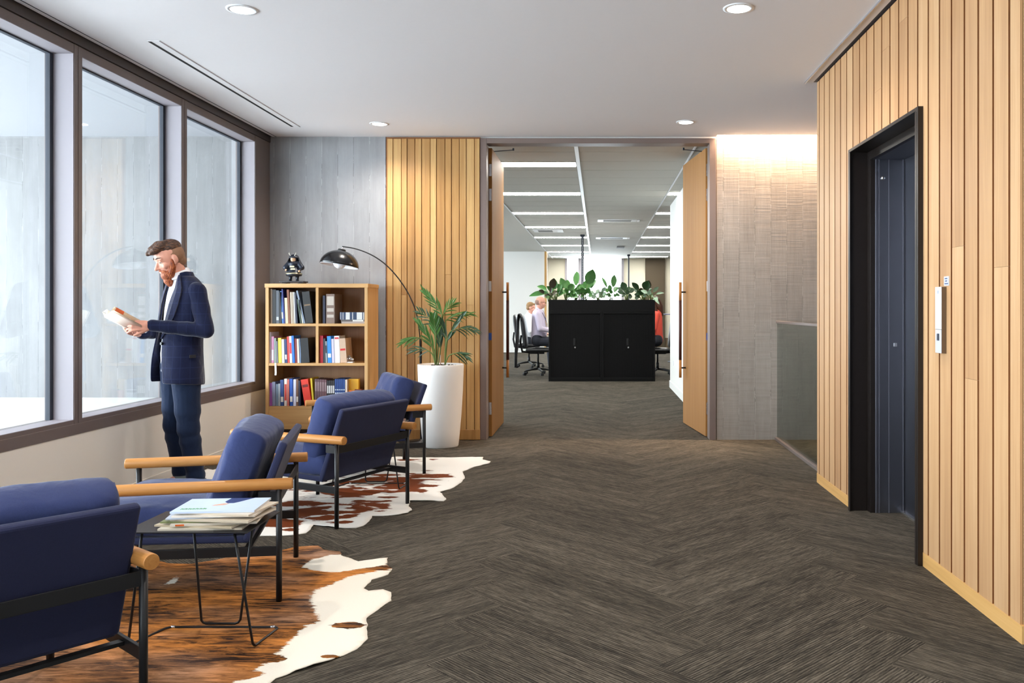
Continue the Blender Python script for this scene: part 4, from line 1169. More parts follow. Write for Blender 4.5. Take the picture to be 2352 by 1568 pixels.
m.cone((-0.045, 0, 0.19), (-0.072, -0.01, 0.15), 0.022, 0.026).cone((0.045, 0, 0.19), (0.075, -0.01, 0.15), 0.022, 0.026).cone((-0.072, -0.01, 0.15), (-0.055, -0.04, 0.128), 0.018, 0.012).cone((0.075, -0.01, 0.15), (0.062, -0.04, 0.118), 0.018, 0.012)
m.ball((0, 0, 0.228), 0.032)
m.remesh('armoured_body', arm, fg, 0.0035, 2)
m = MB(); m.lathe([(0.071, 0.088), (0.073, 0.092), (0.068, 0.103), (0.066, 0.099)], n=20); m.box(-0.02, 0.02, -0.052, -0.040, 0.150, 0.165).box(-0.012, 0.03, -0.056, -0.044, 0.128, 0.142)
m.build('gilt_trim', gold, fg)
skin_f = plain('figurine_skin', srgb(214, 176, 140), 0.5)
MB().ball((0.0, -0.012, 0.226), 0.025, 0.026, 0.029).ball((-0.056, -0.045, 0.126), 0.010).ball((0.064, -0.045, 0.116), 0.010).ball((0, -0.039, 0.224), 0.004, 0.005, 0.006, 8).build('face_and_hands', skin_f, fg)
m = MB()
prof = [(0.0, 0.272), (0.020, 0.270), (0.038, 0.258), (0.044, 0.245), (0.046, 0.240)]
m.lathe([(0.046, 0.238), (0.044, 0.245), (0.038, 0.258), (0.020, 0.270), (0.0, 0.272)], (0, 0.006, 0), 20)
nn = 14; rr = []
for (r_, z_) in ((0.040, 0.242), (0.050, 0.222), (0.060, 0.200), (0.072, 0.180)):
    rr.append([Vector((r_*math.cos(a), 0.008 + r_*0.8*math.sin(a), z_)) for a in [R(-25) + R(230)*j/nn for j in range(nn+1)]])
m.smooth = True
m.rings(rr, cap=False, closed=False)
o = m.build('helmet', arm, fg); sol = o.modifiers.new('thick', 'SOLIDIFY'); sol.thickness = 0.004
m = MB(); 
for s_ in (-1, 1): m.tube([(s_*0.016, -0.034, 0.256), (s_*0.026, -0.040, 0.268), (s_*0.031, -0.040, 0.280), (s_*0.030, -0.036, 0.288)], [0.003, 0.0035, 0.0025, 0.001], 8)
m.build('horns', plain('pale_horn', srgb(220, 218, 206), 0.3, metal=0.3), fg)

# ================================================================== ARC LAMP
LYp = 8.10
lamp = thing('arc_floor_lamp', 'black arc floor lamp with a domed shade reaching over the bookcase', 'floor lamp', (-1.64, LYp, 0))
MB().lathe([(0.14, 0.0), (0.142, 0.006), (0.138, 0.022), (0.02, 0.026), (0.02, 0.04), (0.0, 0.04)], (0, 0, 0), 32).build('base', M['black'], lamp)
pp = [(966,835),(965.5,790),(963,760),(956,718),(942,682),(925,653),(905,627),(884,606),(860,589),(835,577),(810,569.5),(786,566)]
pts = []
for i, (x, y) in enumerate(pp):
    q = LYp - 0.20*i/(len(pp)-1)
    pts.append(Vector(((x-1373)/FPX*q + 1.64, q - LYp, CH - (y-709)/FPX*q)))
# smooth it
def crm(pts, k=5):
    out = []
    P = [pts[0]] + pts + [pts[-1]]
    for i in range(1, len(P)-2):
        for j in range(k):
            t = j/k; a, b, c, d = P[i-1], P[i], P[i+1], P[i+2]
            out.append(0.5*((2*b) + (c-a)*t + (2*a-5*b+4*c-d)*t*t + (3*b-a-3*c+d)*t**3))
    out.append(pts[-1]); return out
cur = crm(pts)
MB().tube([(0, 0, 0.03), (0, 0, 0.72)], 0.0125, 14).build('pole', M['black'], lamp)
MB().tube([Vector((cur[0].x, cur[0].y, 0.70))] + cur, [0.0095]*8 + [0.0055]*(len(cur)-7), 12).build('arc', M['black'], lamp)
end = pts[-1]
tilt = Matrix.Rotation(R(8), 3, 'Y') @ Matrix.Rotation(R(-5), 3, 'X')
hd = Matrix.Translation(end + Vector((0.0, 0, -0.012))) @ tilt.to_4x4()
rad = 0.172
m = MB(); m.T = hd
prof = [(rad*math.sin(R(a)), -0.026 + rad*0.86*(math.cos(R(a))-1)) for a in range(8, 91, 6)]
m.lathe([(0.0, -0.018)] + [(0.038, -0.018)] + prof, n=48)
sh = MB(); sh.T = hd; sh.smooth = True
ids = []
for rr_, off in ((prof, 0.0),):
    for (r_, z_) in rr_: ids.append([sh.vert((r_*math.cos(2*math.pi*k_/56), r_*math.sin(2*math.pi*k_/56), z_)) for k_ in range(56)])
for a, b in zip(ids, ids[1:]):
    for i in range(56): sh.face((a[i], a[(i+1) % 56], b[(i+1) % 56], b[i]))
sh.face(ids[0][::-1])
M['gloss_black'] = plain('gloss_black_shade', srgb(18, 18, 20), 0.22, var=0.02, coat=0.3)
o = sh.build('lamp_shade', M['gloss_black'], lamp)
o.modifiers.new('thick', 'SOLIDIFY').thickness = 0.0025
sh2_ = MB(); sh2_.T = hd; sh2_.smooth = True; ids = []
for (r_, z_) in prof: ids.append([sh2_.vert(((r_-0.004)*math.cos(2*math.pi*k_/56), (r_-0.004)*math.sin(2*math.pi*k_/56), z_-0.003)) for k_ in range(56)])
for a, b in zip(ids, ids[1:]):
    for i in range(56): sh2_.face((a[i], b[i], b[(i+1) % 56], a[(i+1) % 56]))
o2 = sh2_.build('shade_lining', plain('white_enamel', srgb(226, 228, 234), 0.4), o)
m = MB(); m.T = hd; m.lathe([(0.036, -0.030), (0.036, -0.018), (0.030, -0.012), (0.0, -0.012)], n=24); m.build('cap', M['black'], lamp)
m = MB(); m.T = hd; m.tube([(0, 0, -0.02), (0, 0, 0.006)], 0.006, 12); m.build('joint', M['chrome'], lamp)
m = MB(); m.T = hd; m.ball((0, 0, -0.135), 0.058, n=20); m.build('globe', plain('opal_globe', srgb(236, 238, 244), 0.3), lamp)

# ================================================================== POTTED PALM
px_, py_ = -1.43, 7.93
palm = thing('potted_palm', 'green palm in a tall tapered white planter beside the double door', 'potted plant', (px_, py_, 0))
m = MB(); m.smooth = True
m.lathe([(0.0, 0.0), (0.155, 0.0), (0.160, 0.008), (0.172, 0.12), (0.188, 0.30), (0.200, 0.50), (0.207, 0.70), (0.2085, 0.742), (0.206, 0.747), (0.196, 0.747), (0.193, 0.738), (0.190, 0.70), (0.0, 0.70)], (0, 0, 0), 64)
m.build('planter', M['pot'], palm)
m = MB(); rng = random.Random(5)
m.lathe([(0.0, 0.701), (0.188, 0.701), (0.185, 0.722), (0.0, 0.726)], (0, 0, 0), 32)
for i in range(70):
    a = rng.random()*6.28; r_ = 0.175*math.sqrt(rng.random()); s_ = 0.006+0.008*rng.random()
    m.ball((r_*math.cos(a), r_*math.sin(a), 0.728), s_, s_*0.8, s_*0.7, 6)
m.build('soil', M['soil'], palm)
MB().tube([(0.0, -0.02, 0.72), (0.002, -0.02, 0.83)], [0.006, 0.004], 8).build('cut_stem', plain('dry_stem', srgb(176, 150, 132), 0.7), palm)
def ppx(x, y, dy=0.0):
    q = py_ + dy
    return Vector(((x-1373)/FPX*q - px_, dy, CH - (y-709)/FPX*q))
def blade(mb, base, tip, w, droop=0.02, nrm=None, n=5):
    base = Vector(base); tip = Vector(tip); d = tip - base
    side = d.cross(nrm if nrm is not None else Vector((0, -1, 0.35))).normalized()
    if side.length < 0.1: side = Vector((1, 0, 0))
    up = side.cross(d).normalized()
    L_ = [];
    for i in range(n+1):
        t = i/n; c = base + d*t + Vector((0, 0, -droop*t*t + droop*0.5*t))
        ww = w * (math.sin(math.pi*min(1, t*0.93+0.07))**0.8) * (1 if i < n else 0.05)
        L_.append([mb.vert(c - side*ww), mb.vert(c - up*ww*0.35), mb.vert(c + side*ww)])
    for a, b in zip(L_, L_[1:]):
        mb.face((a[0], a[1], b[1], b[0])); mb.face((a[1], a[2], b[2], b[1]))
def frond(stem, leaf0, tip, nleaf, spread, w, matk, back=False, dy=0.0, seed=0, dr=0.03):
    """stem: list of px points from soil to crown of leaf; leaflets radiate along the rachis from leaf0 to tip"""
    rg = random.Random(seed)
    S_ = [ppx(x, y, dy*i/max(1, len(stem)-1)) for i, (x, y) in enumerate(stem)]
    c = crm(S_, 4)
    r0 = ppx(*leaf0, dy); r1 = ppx(*tip, dy*1.4)
    rach = [r0.lerp(r1, t/6) + Vector((0, 0, 0.02*math.sin(math.pi*t/6))) for t in range(7)]
    f = MB().tube(c + rach[1:], [0.0055]*len(c) + [0.003 - 0.0003*i for i in range(6)], 8).build('frond', M['stem'], palm)
    mb = MB(); mb.smooth = True
    for i in range(nleaf):
        t = i/(nleaf-1); p = r0.lerp(r1, t*0.95) + Vector((0, 0, 0.02*math.sin(math.pi*t)))
        d = (r1-r0).normalized()
        for sd in (-1, 1):
            lat = Vector((-d.z, 0.5*sd, d.x)).normalized()*sd
            ang = R(spread*(1-0.45*t)) * (0.85+0.3*rg.random())
            v = d*math.cos(ang) + lat*math.sin(ang) + Vector((0, (rg.random()-0.5)*0.5, 0))
            Ln = (0.145*(1-0.35*t))*(0.85+0.3*rg.random())
            blade(mb, p, p+v.normalized()*Ln, w, dr*(0.5+rg.random()))
    mb.build('leaflets', matk, f)
frond([(1000,838),(999,812),(996,800)], (996,800), (962,742), 6, 22, 0.010, M['leaf'], seed=1)
frond([(1000,838),(1001,800),(1001,770)], (1001,772), (996,730), 7, 26, 0.011, M['leaf'], seed=2, dy=-0.05)
frond([(1022,838),(1023,800),(1027,780)], (1027,782), (1060,728), 4, 7, 0.014, M['leafd'], seed=3, dy=-0.04)
frond([(1022,838),(1025,790),(1025,775)], (1025,778), (1010,742), 5, 20, 0.013, M['leafd'], seed=4)
frond([(1003,838),(1008,780),(1015,722)], (1015,722), (975,672), 8, 24, 0.008, M['leaf'], seed=5, dy=0.05, dr=0.01)
frond([(1003,838),(1008,780),(1018,722)], (1018,724), (1040,700), 6, 40, 0.007, M['leaf'], seed=6, dy=0.06)
frond([(1000,838),(1000,790),(996,745)], (996,745), (965,718), 6, 38, 0.007, M['leafd'], seed=7, dy=0.03)
frond([(1022,838),(1024,760),(1024,735)], (1024,735), (1078,722), 7, 26, 0.006, M['leaf'], seed=8, dy=0.06, dr=0.05)
frond([(1022,838),(1030,770),(1046,757)], (1046,757), (1088,760), 7, 24, 0.006, M['leafd'], seed=9, dy=-0.02, dr=0.05)
frond([(1000,838),(990,792),(965,776)], (965,776), (930,786), 6, 16, 0.007, M['leaf'], seed=10, dy=-0.06, dr=0.04)
frond([(1000,838),(994,815),(985,806)], (985,806), (950,806), 5, 26, 0.006, M['leafd'], seed=11, dr=0.04)
frond([(1022,838),(1030,818),(1042,812)], (1042,812), (1068,820), 5, 24, 0.007, M['leafd'], seed=12, dy=-0.05, dr=0.05)
frond([(1006,838),(1010,815),(1012,800)], (1012,800), (1006,762), 5, 18, 0.010, M['leafd'], seed=13)
# ================================================================== STANDING MAN
def rotx(a): return Matrix.Rotation(a, 3, 'X')
def hand(mb, wrist, d, n, s, curl=(25, 30, 20), thumb=(0.5, 30), sc=1.0, spread=4):
    """wrist point, d=finger direction, n=palm normal (fingers curl toward n), s=+1 thumb on the +(d x n) side"""
    wrist = Vector(wrist); d = Vector(d).normalized(); n = Vector(n); n = (n - d*n.dot(d)).normalized(); side = d.cross(n) * s
    rot = Matrix((side, d, n)).transposed()
    mb.ball(wrist + d*0.045*sc, 0.038*sc, 0.05*sc, 0.015*sc, 14, rot)
    mb.cone(wrist - d*0.02, wrist + d*0.03*sc, 0.026*sc, 0.024*sc)
    L_ = [0.070, 0.078, 0.072, 0.056]
    for i in range(4):
        off = (0.029 - 0.0195*i)*sc
        a = math.radians(spread)*(1.5 - i)
        dd = (d*math.cos(a) + side*math.sin(a)).normalized()
        p = wrist + d*0.080*sc + side*off
        ang = 0; pts = [wrist + d*0.05*sc + side*off*0.9, p]
        for j, fr in enumerate((0.45, 0.32, 0.23)):
            ang += math.radians(curl[j]) * (0.8 + 0.12*i)
            p = p + (dd*math.cos(ang) + n*math.sin(ang)) * L_[i]*fr*sc
            pts.append(p)
        mb.chain(pts, [0.0105*sc, 0.0096*sc, 0.0090*sc, 0.0082*sc, 0.0072*sc], 10)
    t0 = wrist + d*0.020*sc + side*0.022*sc
    ta = math.radians(thumb[1])
    td = (d*math.cos(ta) + side*math.sin(ta)*1.0 + n*thumb[0]).normalized()
    t1 = t0 + td*0.038*sc; td2 = (td + d*0.5 + n*0.25).normalized(); t2 = t1 + td2*0.030*sc; t3 = t2 + td2*0.024*sc
    mb.chain([t0, t1, t2, t3], [0.014*sc, 0.0115*sc, 0.0100*sc, 0.0082*sc], 10)

def head_parts(C, tilt, yaw=0.0):
    """matrix from head coordinates (x right, y forward, z up) to body coordinates"""
    return Matrix.Translation(Vector(C)) @ Matrix.Rotation(yaw, 4, 'Z') @ Matrix.Rotation(-tilt, 4, 'X')

def add_head(mb, H):
    mb.T = H
    mb.ball((0, -0.008, 0.022), 0.074, 0.094, 0.092, 20)            # skull
    mb.ball((0, 0.020, -0.040), 0.060, 0.070, 0.075, 18)            # face
    mb.ball((0, 0.045, -0.088), 0.034, 0.038, 0.026, 12)            # chin
    mb.cone((0, 0.072, 0.006), (0, 0.106, -0.038), 0.010, 0.0125)   # nose
    for s_ in (-1, 1):
        mb.ball((s_*0.011, 0.094, -0.042), 0.008, n=8)
        mb.cone((s_*0.012, 0.080, 0.020), (s_*0.046, 0.064, 0.020), 0.010, 0.009)   # brow
        mb.ball((s_*0.040, 0.058, -0.034), 0.022, 0.020, 0.020, 10) # cheek
        mb.ball((s_*0.076, -0.010, -0.012), 0.009, 0.018, 0.030, 12)# ear
        mb.ball((s_*0.074, 0.000, -0.036), 0.007, 0.009, 0.010, 8)
    mb.ball((0, 0.086, -0.066), 0.022, 0.010, 0.006, 10)            # lips
    mb.ball((0, 0.083, -0.075), 0.020, 0.010, 0.007, 10)
    mb.T = None

fw = (-0.704, -0.710)
man = None
mb = MB()
HC = (0.0, 0.118, 1.590); H = head_parts(HC, R(24))
add_head(mb, H)
mb.cone((0, 0.035, 1.43), (0, 0.088, 1.545), 0.058, 0.056, 16)
mb.cone((0, 0.02, 1.345), (0, 0.03, 1.05), 0.088, 0.10, 16)
mb.chain([(0.05, 0.015, 1.35), (0.13, 0.0, 1.345)], [0.045, 0.040])
mb.chain([(-0.05, 0.015, 1.35), (-0.13, 0.0, 1.345)], [0.045, 0.040])
mb.cone((0, 0.03, 1.05), (0, 0.04, 0.88), 0.11, 0.12, 16)
Ls, Le, Lw = Vector((-0.185, -0.005, 1.375)), Vector((-0.235, -0.035, 1.105)), Vector((-0.105, 0.262, 1.142))
Rs, Re, Rw = Vector((0.185, 0.0, 1.375)), Vector((0.245, 0.035, 1.10)), Vector((0.085, 0.275, 1.085))
for a, b, c in ((Ls, Le, Lw), (Rs, Re, Rw)):
    mb.chain([a + Vector((-0.035 if a.x > 0 else 0.035, 0.004, -0.03)), b, c], [0.038, 0.036, 0.026])
legs = {}
for s_, (hip, knee, ank) in {-1: ((-0.09, 0.045, 0.86), (-0.105, 0.030, 0.44), (-0.110, -0.020, 0.09)), 1: ((0.09, 0.045, 0.86), (0.115, 0.045, 0.45), (0.120, -0.010, 0.09))}.items():
    mb.chain([hip, knee, ank], [0.080, 0.052, 0.036]); legs[s_] = (Vector(hip), Vector(knee), Vector(ank))
    mb.cone(ank, (ank[0], ank[1]+0.10, 0.05), 0.034, 0.028)
hand(mb, Lw, (0.25, 1, -0.02), (0.75, 0.0, -0.30), 1, curl=(14, 30, 24), thumb=(0.25, 28), spread=3)
hand(mb, Rw, (-0.38, 1, 0.18), (-0.55, 0.0, 0.85), -1, curl=(16, 34, 26), thumb=(0.30, 30), spread=4)
man = mb.remesh('person', M['skin'], None, 0.0045, 3)
man.location = (-2.80, 5.94, 0); man.rotation_euler = (0, 0, math.atan2(-fw[0], fw[1]))
tag(man, 'bearded person in a navy blazer and jeans standing at the window reading a book', 'person')

hairc = N('short_auburn_hair'); f1 = hairc.noise(hairc.map(hairc.coord(), (160, 40, 160)), 1.0, 3)
hairc.set(Base_Color=hairc.ramp(f1, [(0.3, srgb(34, 22, 18)), (0.5, srgb(74, 48, 34)), (0.75, srgb(140, 98, 70))]), Roughness=0.55); hairc.bump(f1, 0.8, 0.004)
beardc = N('ginger_beard_hair'); f1 = beardc.noise(beardc.map(beardc.coord(), (150, 150, 50)), 1.0, 3)
beardc.set(Base_Color=beardc.ramp(f1, [(0.3, srgb(84, 36, 16)), (0.5, srgb(150, 70, 30)), (0.75, srgb(208, 126, 70))]), Roughness=0.6); beardc.bump(f1, 0.9, 0.004)
fadec = plain('faded_side_hair', srgb(146, 108, 82), 0.7, var=0.2, scale=200)
m = MB(); m.T = H                                               # clipped sides and back
m.ball((0, -0.022, 0.016), 0.0765, 0.086, 0.084, 20).ball((0, -0.052, -0.030), 0.058, 0.048, 0.055, 16)
m.remesh('clipped_hair', fadec, man, 0.004, 2)
m = MB(); m.T = H
m.ball((0, -0.018, 0.062), 0.070, 0.090, 0.062, 20)
m.chain([(0.0, 0.03, 0.092), (0.0, 0.080, 0.084), (0.0, 0.115, 0.074)], [0.042, 0.031, 0.015])
m.chain([(0.03, 0.02, 0.095), (0.030, 0.074, 0.080), (0.026, 0.102, 0.074)], [0.034, 0.025, 0.012])
m.chain([(-0.03, 0.02, 0.095), (-0.030, 0.074, 0.080), (-0.026, 0.104, 0.074)], [0.034, 0.025, 0.012])
m.remesh('hair', hairc.mat, man, 0.004, 2)
m = MB(); m.T = H
m.ball((0, 0.052, -0.098), 0.046, 0.046, 0.040, 16).ball((0, 0.060, -0.135), 0.036, 0.036, 0.036, 14).ball((0, 0.062, -0.160), 0.024, 0.025, 0.022, 12)
for s_ in (-1, 1):
    m.chain([(s_*0.067, 0.012, -0.010), (s_*0.060, 0.022, -0.055), (s_*0.036, 0.045, -0.100)], [0.009, 0.021, 0.026])
    m.chain([(s_*0.004, 0.090, -0.057), (s_*0.030, 0.076, -0.066), (s_*0.042, 0.060, -0.085)], [0.007, 0.009, 0.013])
m.remesh('beard', beardc.mat, man, 0.004, 2)
for s_ in (-1, 1):
    m = MB(); m.T = H; m.ball((s_*0.030, 0.066, 0.0), 0.0115, n=12); e = m.build('eye', plain('eye_white', srgb(228, 222, 218), 0.2), man)
    m = MB(); m.T = H; m.ball((s_*0.031, 0.0755, -0.004), 0.005, 0.003, 0.005, 8); m.build('pupil', plain('eye_dark', srgb(40, 50, 60), 0.2), e)
    m = MB(); m.T = H; m.ball((s_*0.030, 0.0665, 0.003), 0.0128, 0.0125, 0.0112, 12); m.build('eyelid', M['skin'], e)
    m = MB(); m.T = H; m.chain([(s_*0.014, 0.089, 0.026), (s_*0.034, 0.080, 0.030), (s_*0.050, 0.064, 0.024)], [0.0035, 0.0042, 0.003], 8); m.build('eyebrow', hairc.mat, man)

# shirt: torso loft with a collar
def loft(rings, n=40, a0=0.0, a1=360.0, closed=True):
    out = []
    for (z, cx, cy, rx, ry) in rings:
        k = n if closed else n + 1
        out.append([Vector((cx + rx*math.sin(R(a0 + (a1-a0)*i/n)), cy + ry*math.cos(R(a0 + (a1-a0)*i/n)), z)) for i in range(k)])
    return out
m = MB(); m.smooth = True
m.rings(loft([(0.83,0,0.042,0.150,0.118),(0.95,0,0.045,0.150,0.118),(1.10,0,0.035,0.152,0.112),(1.25,0,0.022,0.165,0.112),(1.34,0,0.015,0.160,0.104),(1.42,0,0.018,0.115,0.085),(1.465,0,0.038,0.072,0.070)]))
shirt_m = fabric('white_shirt_cotton', srgb(236, 236, 240), rough=0.8, wr=0.3)
sh_ = m.build('shirt', shirt_m, man)
m = MB(); m.smooth = True
cr = []
for (r_, dz, dy) in ((0.064, 0.0, 0.0), (0.062, 0.045, 0.014), (0.067, 0.043, 0.016), (0.074, 0.004, 0.004)):
    cr.append([Vector((r_*math.sin(a), 0.044 + dy + r_*0.98*math.cos(a), 1.462 + dz + 0.030*(-math.cos(a))*0.9)) for a in [R(10) + R(340)*j/36 for j in range(37)]])
m.rings(cr, cap=False, closed=False)
m.build('collar', shirt_m, sh_)

# blazer: open front shell with sleeves
jk = fabric('navy_checked_wool', srgb(20, 27, 56), wr=0.9, check=srgb(34, 44, 80), rough=0.85, sheen=0.3)
rows = []  # z, cx, cy, rx, ry, half front opening deg (left side), right side
spec_j = [(0.745,.050,.198,.150,26,40),(0.80,.050,.198,.150,24,38),(0.90,.050,.192,.143,18,34),(0.98,.048,.186,.138,12,30),(1.05,.044,.184,.134,10,28),(1.12,.038,.186,.130,12,26),(1.20,.030,.192,.128,16,24),(1.28,.022,.198,.124,19,23),(1.345,.012,.202,.116,21,22),(1.390,.010,.192,.104,24,24),(1.425,.014,.160,.094,28,28),(1.455,.022,.116,.084,38,38),(1.478,.032,.080,.072,50,50)]
m = MB(); m.smooth = True
rr = []; nseg = 56
for (z, cy, rx, ry, gl, gr) in spec_j:
    row = []
    for i in range(nseg+1):
        t = i/nseg; a = R(gr + (360-gl-gr)*t)
        fl = 1.0
        if z < 1.0:
            fl += 0.10*(1.0-z)/0.25*max(0, math.cos(a))
        x = rx*math.sin(a)*fl; y = cy + ry*math.cos(a)*fl
        if a < R(60) and z < 1.15: y += 0.045*(1-(a/R(60)))*min(1, (1.15-z)/0.2); x += 0.03*(1-(a/R(60)))*min(1, (1.15-z)/0.2)
        w = 0.007*noise.noise(Vector((a*1.6, z*9, 3))) + 0.004*noise.noise(Vector((a*3, z*17, 8)))
        row.append(Vector((x*(1+w*6), y*(1) + w, z + 0.012*math.cos(a*1.0)*(1 if z < 0.76 else 0))))
    rr.append(row)
m.rings(rr, cap=False, closed=False)
jacket = m.build('blazer', jk, man)
so = jacket.modifiers.new('thick', 'SOLIDIFY'); so.thickness = 0.010; so.offset = 1
ss = jacket.modifiers.new('sub', 'SUBSURF'); ss.levels = 1; ss.render_levels = 1
def sleeve(a, b, c, seed):
    pts = []; rad = []
    def seg(p, q, r0, r1, k, amp):
        for i in range(k):
            t = i/k; pts.append(p.lerp(q, t)); rad.append(r0 + (r1-r0)*t + amp*math.sin(i*1.7+seed)*(0.5+0.5*t))
    seg(a, b, 0.066, 0.051, 9, 0.0028); seg(b, c, 0.051, 0.041, 11, 0.0034)
    pts.append(c); rad.append(0.040)
    mb = MB()
    for i in range(len(pts)-1): mb.cone(pts[i], pts[i+1], rad[i], rad[i+1], 14)
    return mb
s1 = sleeve(Ls+Vector((0.028, 0.004, -0.012)), Le, Lw - (Lw-Le).normalized()*0.005, 1.0); s1.remesh('sleeve', jk, jacket, 0.006, 2)
s2 = sleeve(Rs+Vector((-0.028, 0.004, -0.012)), Re, Rw - (Rw-Re).normalized()*0.02, 2.0); s2.remesh('sleeve', jk, jacket, 0.006, 2)
# lapels run down the two front edges
for side in (-1, 1):
    mm = MB(); L_ = []
    for (z, cy, rx, ry, gl, gr) in [r_ for r_ in spec_j if r_[0] >= 1.05]:
        g = gr if side > 0 else 360 - gl
        wdt = 26*math.sin(math.pi*min(1, max(0.0, (z-1.04)/0.46)))**0.7 + 2
        a0, a1 = R(g), R(g + (wdt if side > 0 else -wdt))
        am = (a0+a1)/2
        o_ = 0.016
        P_ = lambda a, k: Vector(((rx+k)*math.sin(a), cy + (ry+k)*math.cos(a), z))
        L_.append([P_(a0, 0.006), P_(am, o_), P_(a1, o_-0.002), P_(a1, 0.004), P_(am, 0.002)])
    mm.smooth = False
    mm.rings(L_); mm.build('lapel', jk, jacket)
mm = MB(); mm.smooth = True; L_ = []
for (r_, z_, y_) in ((0.090, 1.455, 0.028), (0.080, 1.500, 0.036), (0.074, 1.502, 0.040), (0.078, 1.455, 0.030)):
    L_.append([Vector((r_*math.sin(a), y_ + r_*0.86*math.cos(a), z_ - 0.02*max(0, math.cos(a)))) for a in [R(52) + R(256)*j/30 for j in range(31)]])
mm.rings(L_, cap=False, closed=False); mm.build('coat_collar', jk, jacket)
MB().box(-0.208, -0.200, 0.02, 0.06, 0.925, 0.945).build('sleeve_button', M['blackm'], jacket)
m = MB(); m.tube([(-0.058, 0.178, 1.02), (-0.060, 0.192, 1.02)], 0.010, 12); m.build('front_button', M['blackm'], jacket)
# watch on the right wrist
m = MB(); dd = (Rw-Re).normalized(); m.tube([Rw-dd*0.020, Rw-dd*0.002], 0.034, 18); wt = m.build('watch_strap', M['blackm'], man)
mm = MB(); up_ = (Vector((-0.6, 0, 0.3)) - dd*Vector((-0.6, 0, 0.3)).dot(dd)).normalized(); mm.tube([Rw-dd*0.011+up_*0.026, Rw-dd*0.011+up_*0.040], 0.018, 18); mm.build('watch_face', M['chrome'], wt)

jeans = fabric('dark_blue_denim', srgb(26, 38, 62), wr=1.0, rough=0.9, sheen=0.1)
m = MB()
m.cone((0, 0.045, 0.92), (0, 0.045, 0.86), 0.118, 0.122, 18)
rg = random.Random(2)
for s_, (hip, knee, ank) in legs.items():
    pts = [hip.lerp(knee, t/7) for t in range(7)] + [knee.lerp(ank, t/9) for t in range(10)]
    rad = [0.100 - 0.031*t/7 for t in range(7)] + [0.069 - 0.013*t/9 for t in range(10)]
    for i in range(5, 10): rad[i] += 0.006*(1 if i % 2 else -0.5)
    for i in range(13, 17): rad[i] += 0.005*(1 if i % 2 else -0.6)
    for i in range(len(pts)-1): m.cone(pts[i], pts[i+1], rad[i], rad[i+1], 16)
m.remesh('jeans', jeans, man, 0.007, 2)
for s_, (hip, knee, ank) in legs.items():
    mm = MB(); mm.lathe([(0.054, -0.035), (0.060, -0.034), (0.060, 0.012), (0.054, 0.012)], ank, 22); mm.build('turned_cuff', plain('grey_cuff', srgb(122, 128, 124), 0.9), man)
    f0 = Vector((ank.x, ank.y, 0)); out = s_*0.18
    fd = Vector((out, 1, 0)).normalized()
    mm = MB()
    mm.chain([f0 + Vector((0, 0, 0.052)) - fd*0.025, f0 + fd*0.07 + Vector((0, 0, 0.045)), f0 + fd*0.15 + Vector((0, 0, 0.036)), f0 + fd*0.205 + Vector((0, 0, 0.030))], [0.040, 0.040, 0.036, 0.022], 14)
    mm.cone(f0 + Vector((0, 0, 0.05)) - fd*0.01, f0 + Vector((0, 0, 0.10)), 0.042, 0.046)
    shoe = mm.remesh('shoe', plain('brown_leather', srgb(92, 54, 32), 0.35, var=0.15, scale=40), man, 0.005, 2)
    sd = Vector((fd.y, -fd.x, 0)); ol = []
    for (q, w_) in ((-0.06, 0.024), (-0.045, 0.036), (0.0, 0.036), (0.07, 0.040), (0.14, 0.044), (0.19, 0.034), (0.222, 0.014)): ol.append((q, w_))
    poly = [f0 + fd*q + sd*w_ for q, w_ in ol] + [f0 + fd*q - sd*w_ for q, w_ in reversed(ol)]
    mm = MB(); mm.prism([(p.x, p.y) for p in poly], 0.0, 0.016); mm.build('sole', M['blackm'], shoe)

# the open paperback in the hands
def man_world(v):
    return man.matrix_basis @ Vector(v)
bk = thing('paperback', 'open paperback with an orange patch held in both hands by the standing person', 'book')
bk.location = man_world((0.0, 0.425, 1.150)); bk.rotation_euler = (0, 0, man.rotation_euler[2])
def halfpage(name, sgn, mat, off, w, hgt, curl, par, a0=0.0):
    """page fan on one side of the spine; the book's height runs up and away from the reader"""
    t = Vector((0, 0.86, 0.50)); nrm = Vector((0, -0.50, 0.86))
    m = MB(); m.smooth = True; rows = []
    for i in range(11):
        u = i/10; x = sgn*w*u; h = off + w*(math.sin(a0)*u) + curl*math.sin(math.pi*u**0.8)
        rows.append([Vector((x, 0, 0)) + nrm*h - t*hgt/2, Vector((x, 0, 0)) + nrm*h + t*hgt/2, Vector((x, 0, 0)) + nrm*(h+0.0015) + t*hgt/2, Vector((x, 0, 0)) + nrm*(h+0.0015) - t*hgt/2])
    m.rings(rows); return m.build(name, mat, par)
pc = plain('book_paper', srgb(236, 226, 208), 0.8); oc = plain('orange_cover_ink', srgb(208, 92, 36), 0.5); cc = plain('cream_cover', srgb(232, 210, 194), 0.5)
for sgn in (-1, 1):
    halfpage('cover', sgn, cc, -0.004, 0.118, 0.196, 0.002, bk, R(20))
    halfpage('pages', sgn, pc, -0.001, 0.112, 0.190, 0.014 if sgn < 0 else 0.020, bk, R(22))
    halfpage('pages', sgn, pc, 0.004, 0.110, 0.188, 0.022 if sgn < 0 else 0.030, bk, R(22))
m = MB(); m.smooth = True
t = Vector((0, 0.86, 0.50)); nrm = Vector((0, -0.50, 0.86)); rows = []
for i in range(9):   # folded back leaf seen from the side, with the orange patch
    u = i/8; a = R(200*u); c0 = Vector((-0.052, 0, 0)) + nrm*0.052
    p = c0 + Vector((-0.030*math.sin(a)*0 - 0.020*math.cos(a), 0, 0)) + nrm*0.026*math.sin(a)
    rows.append([p - t*0.08, p + t*0.092])
m.rings(rows, cap=False, closed=False)
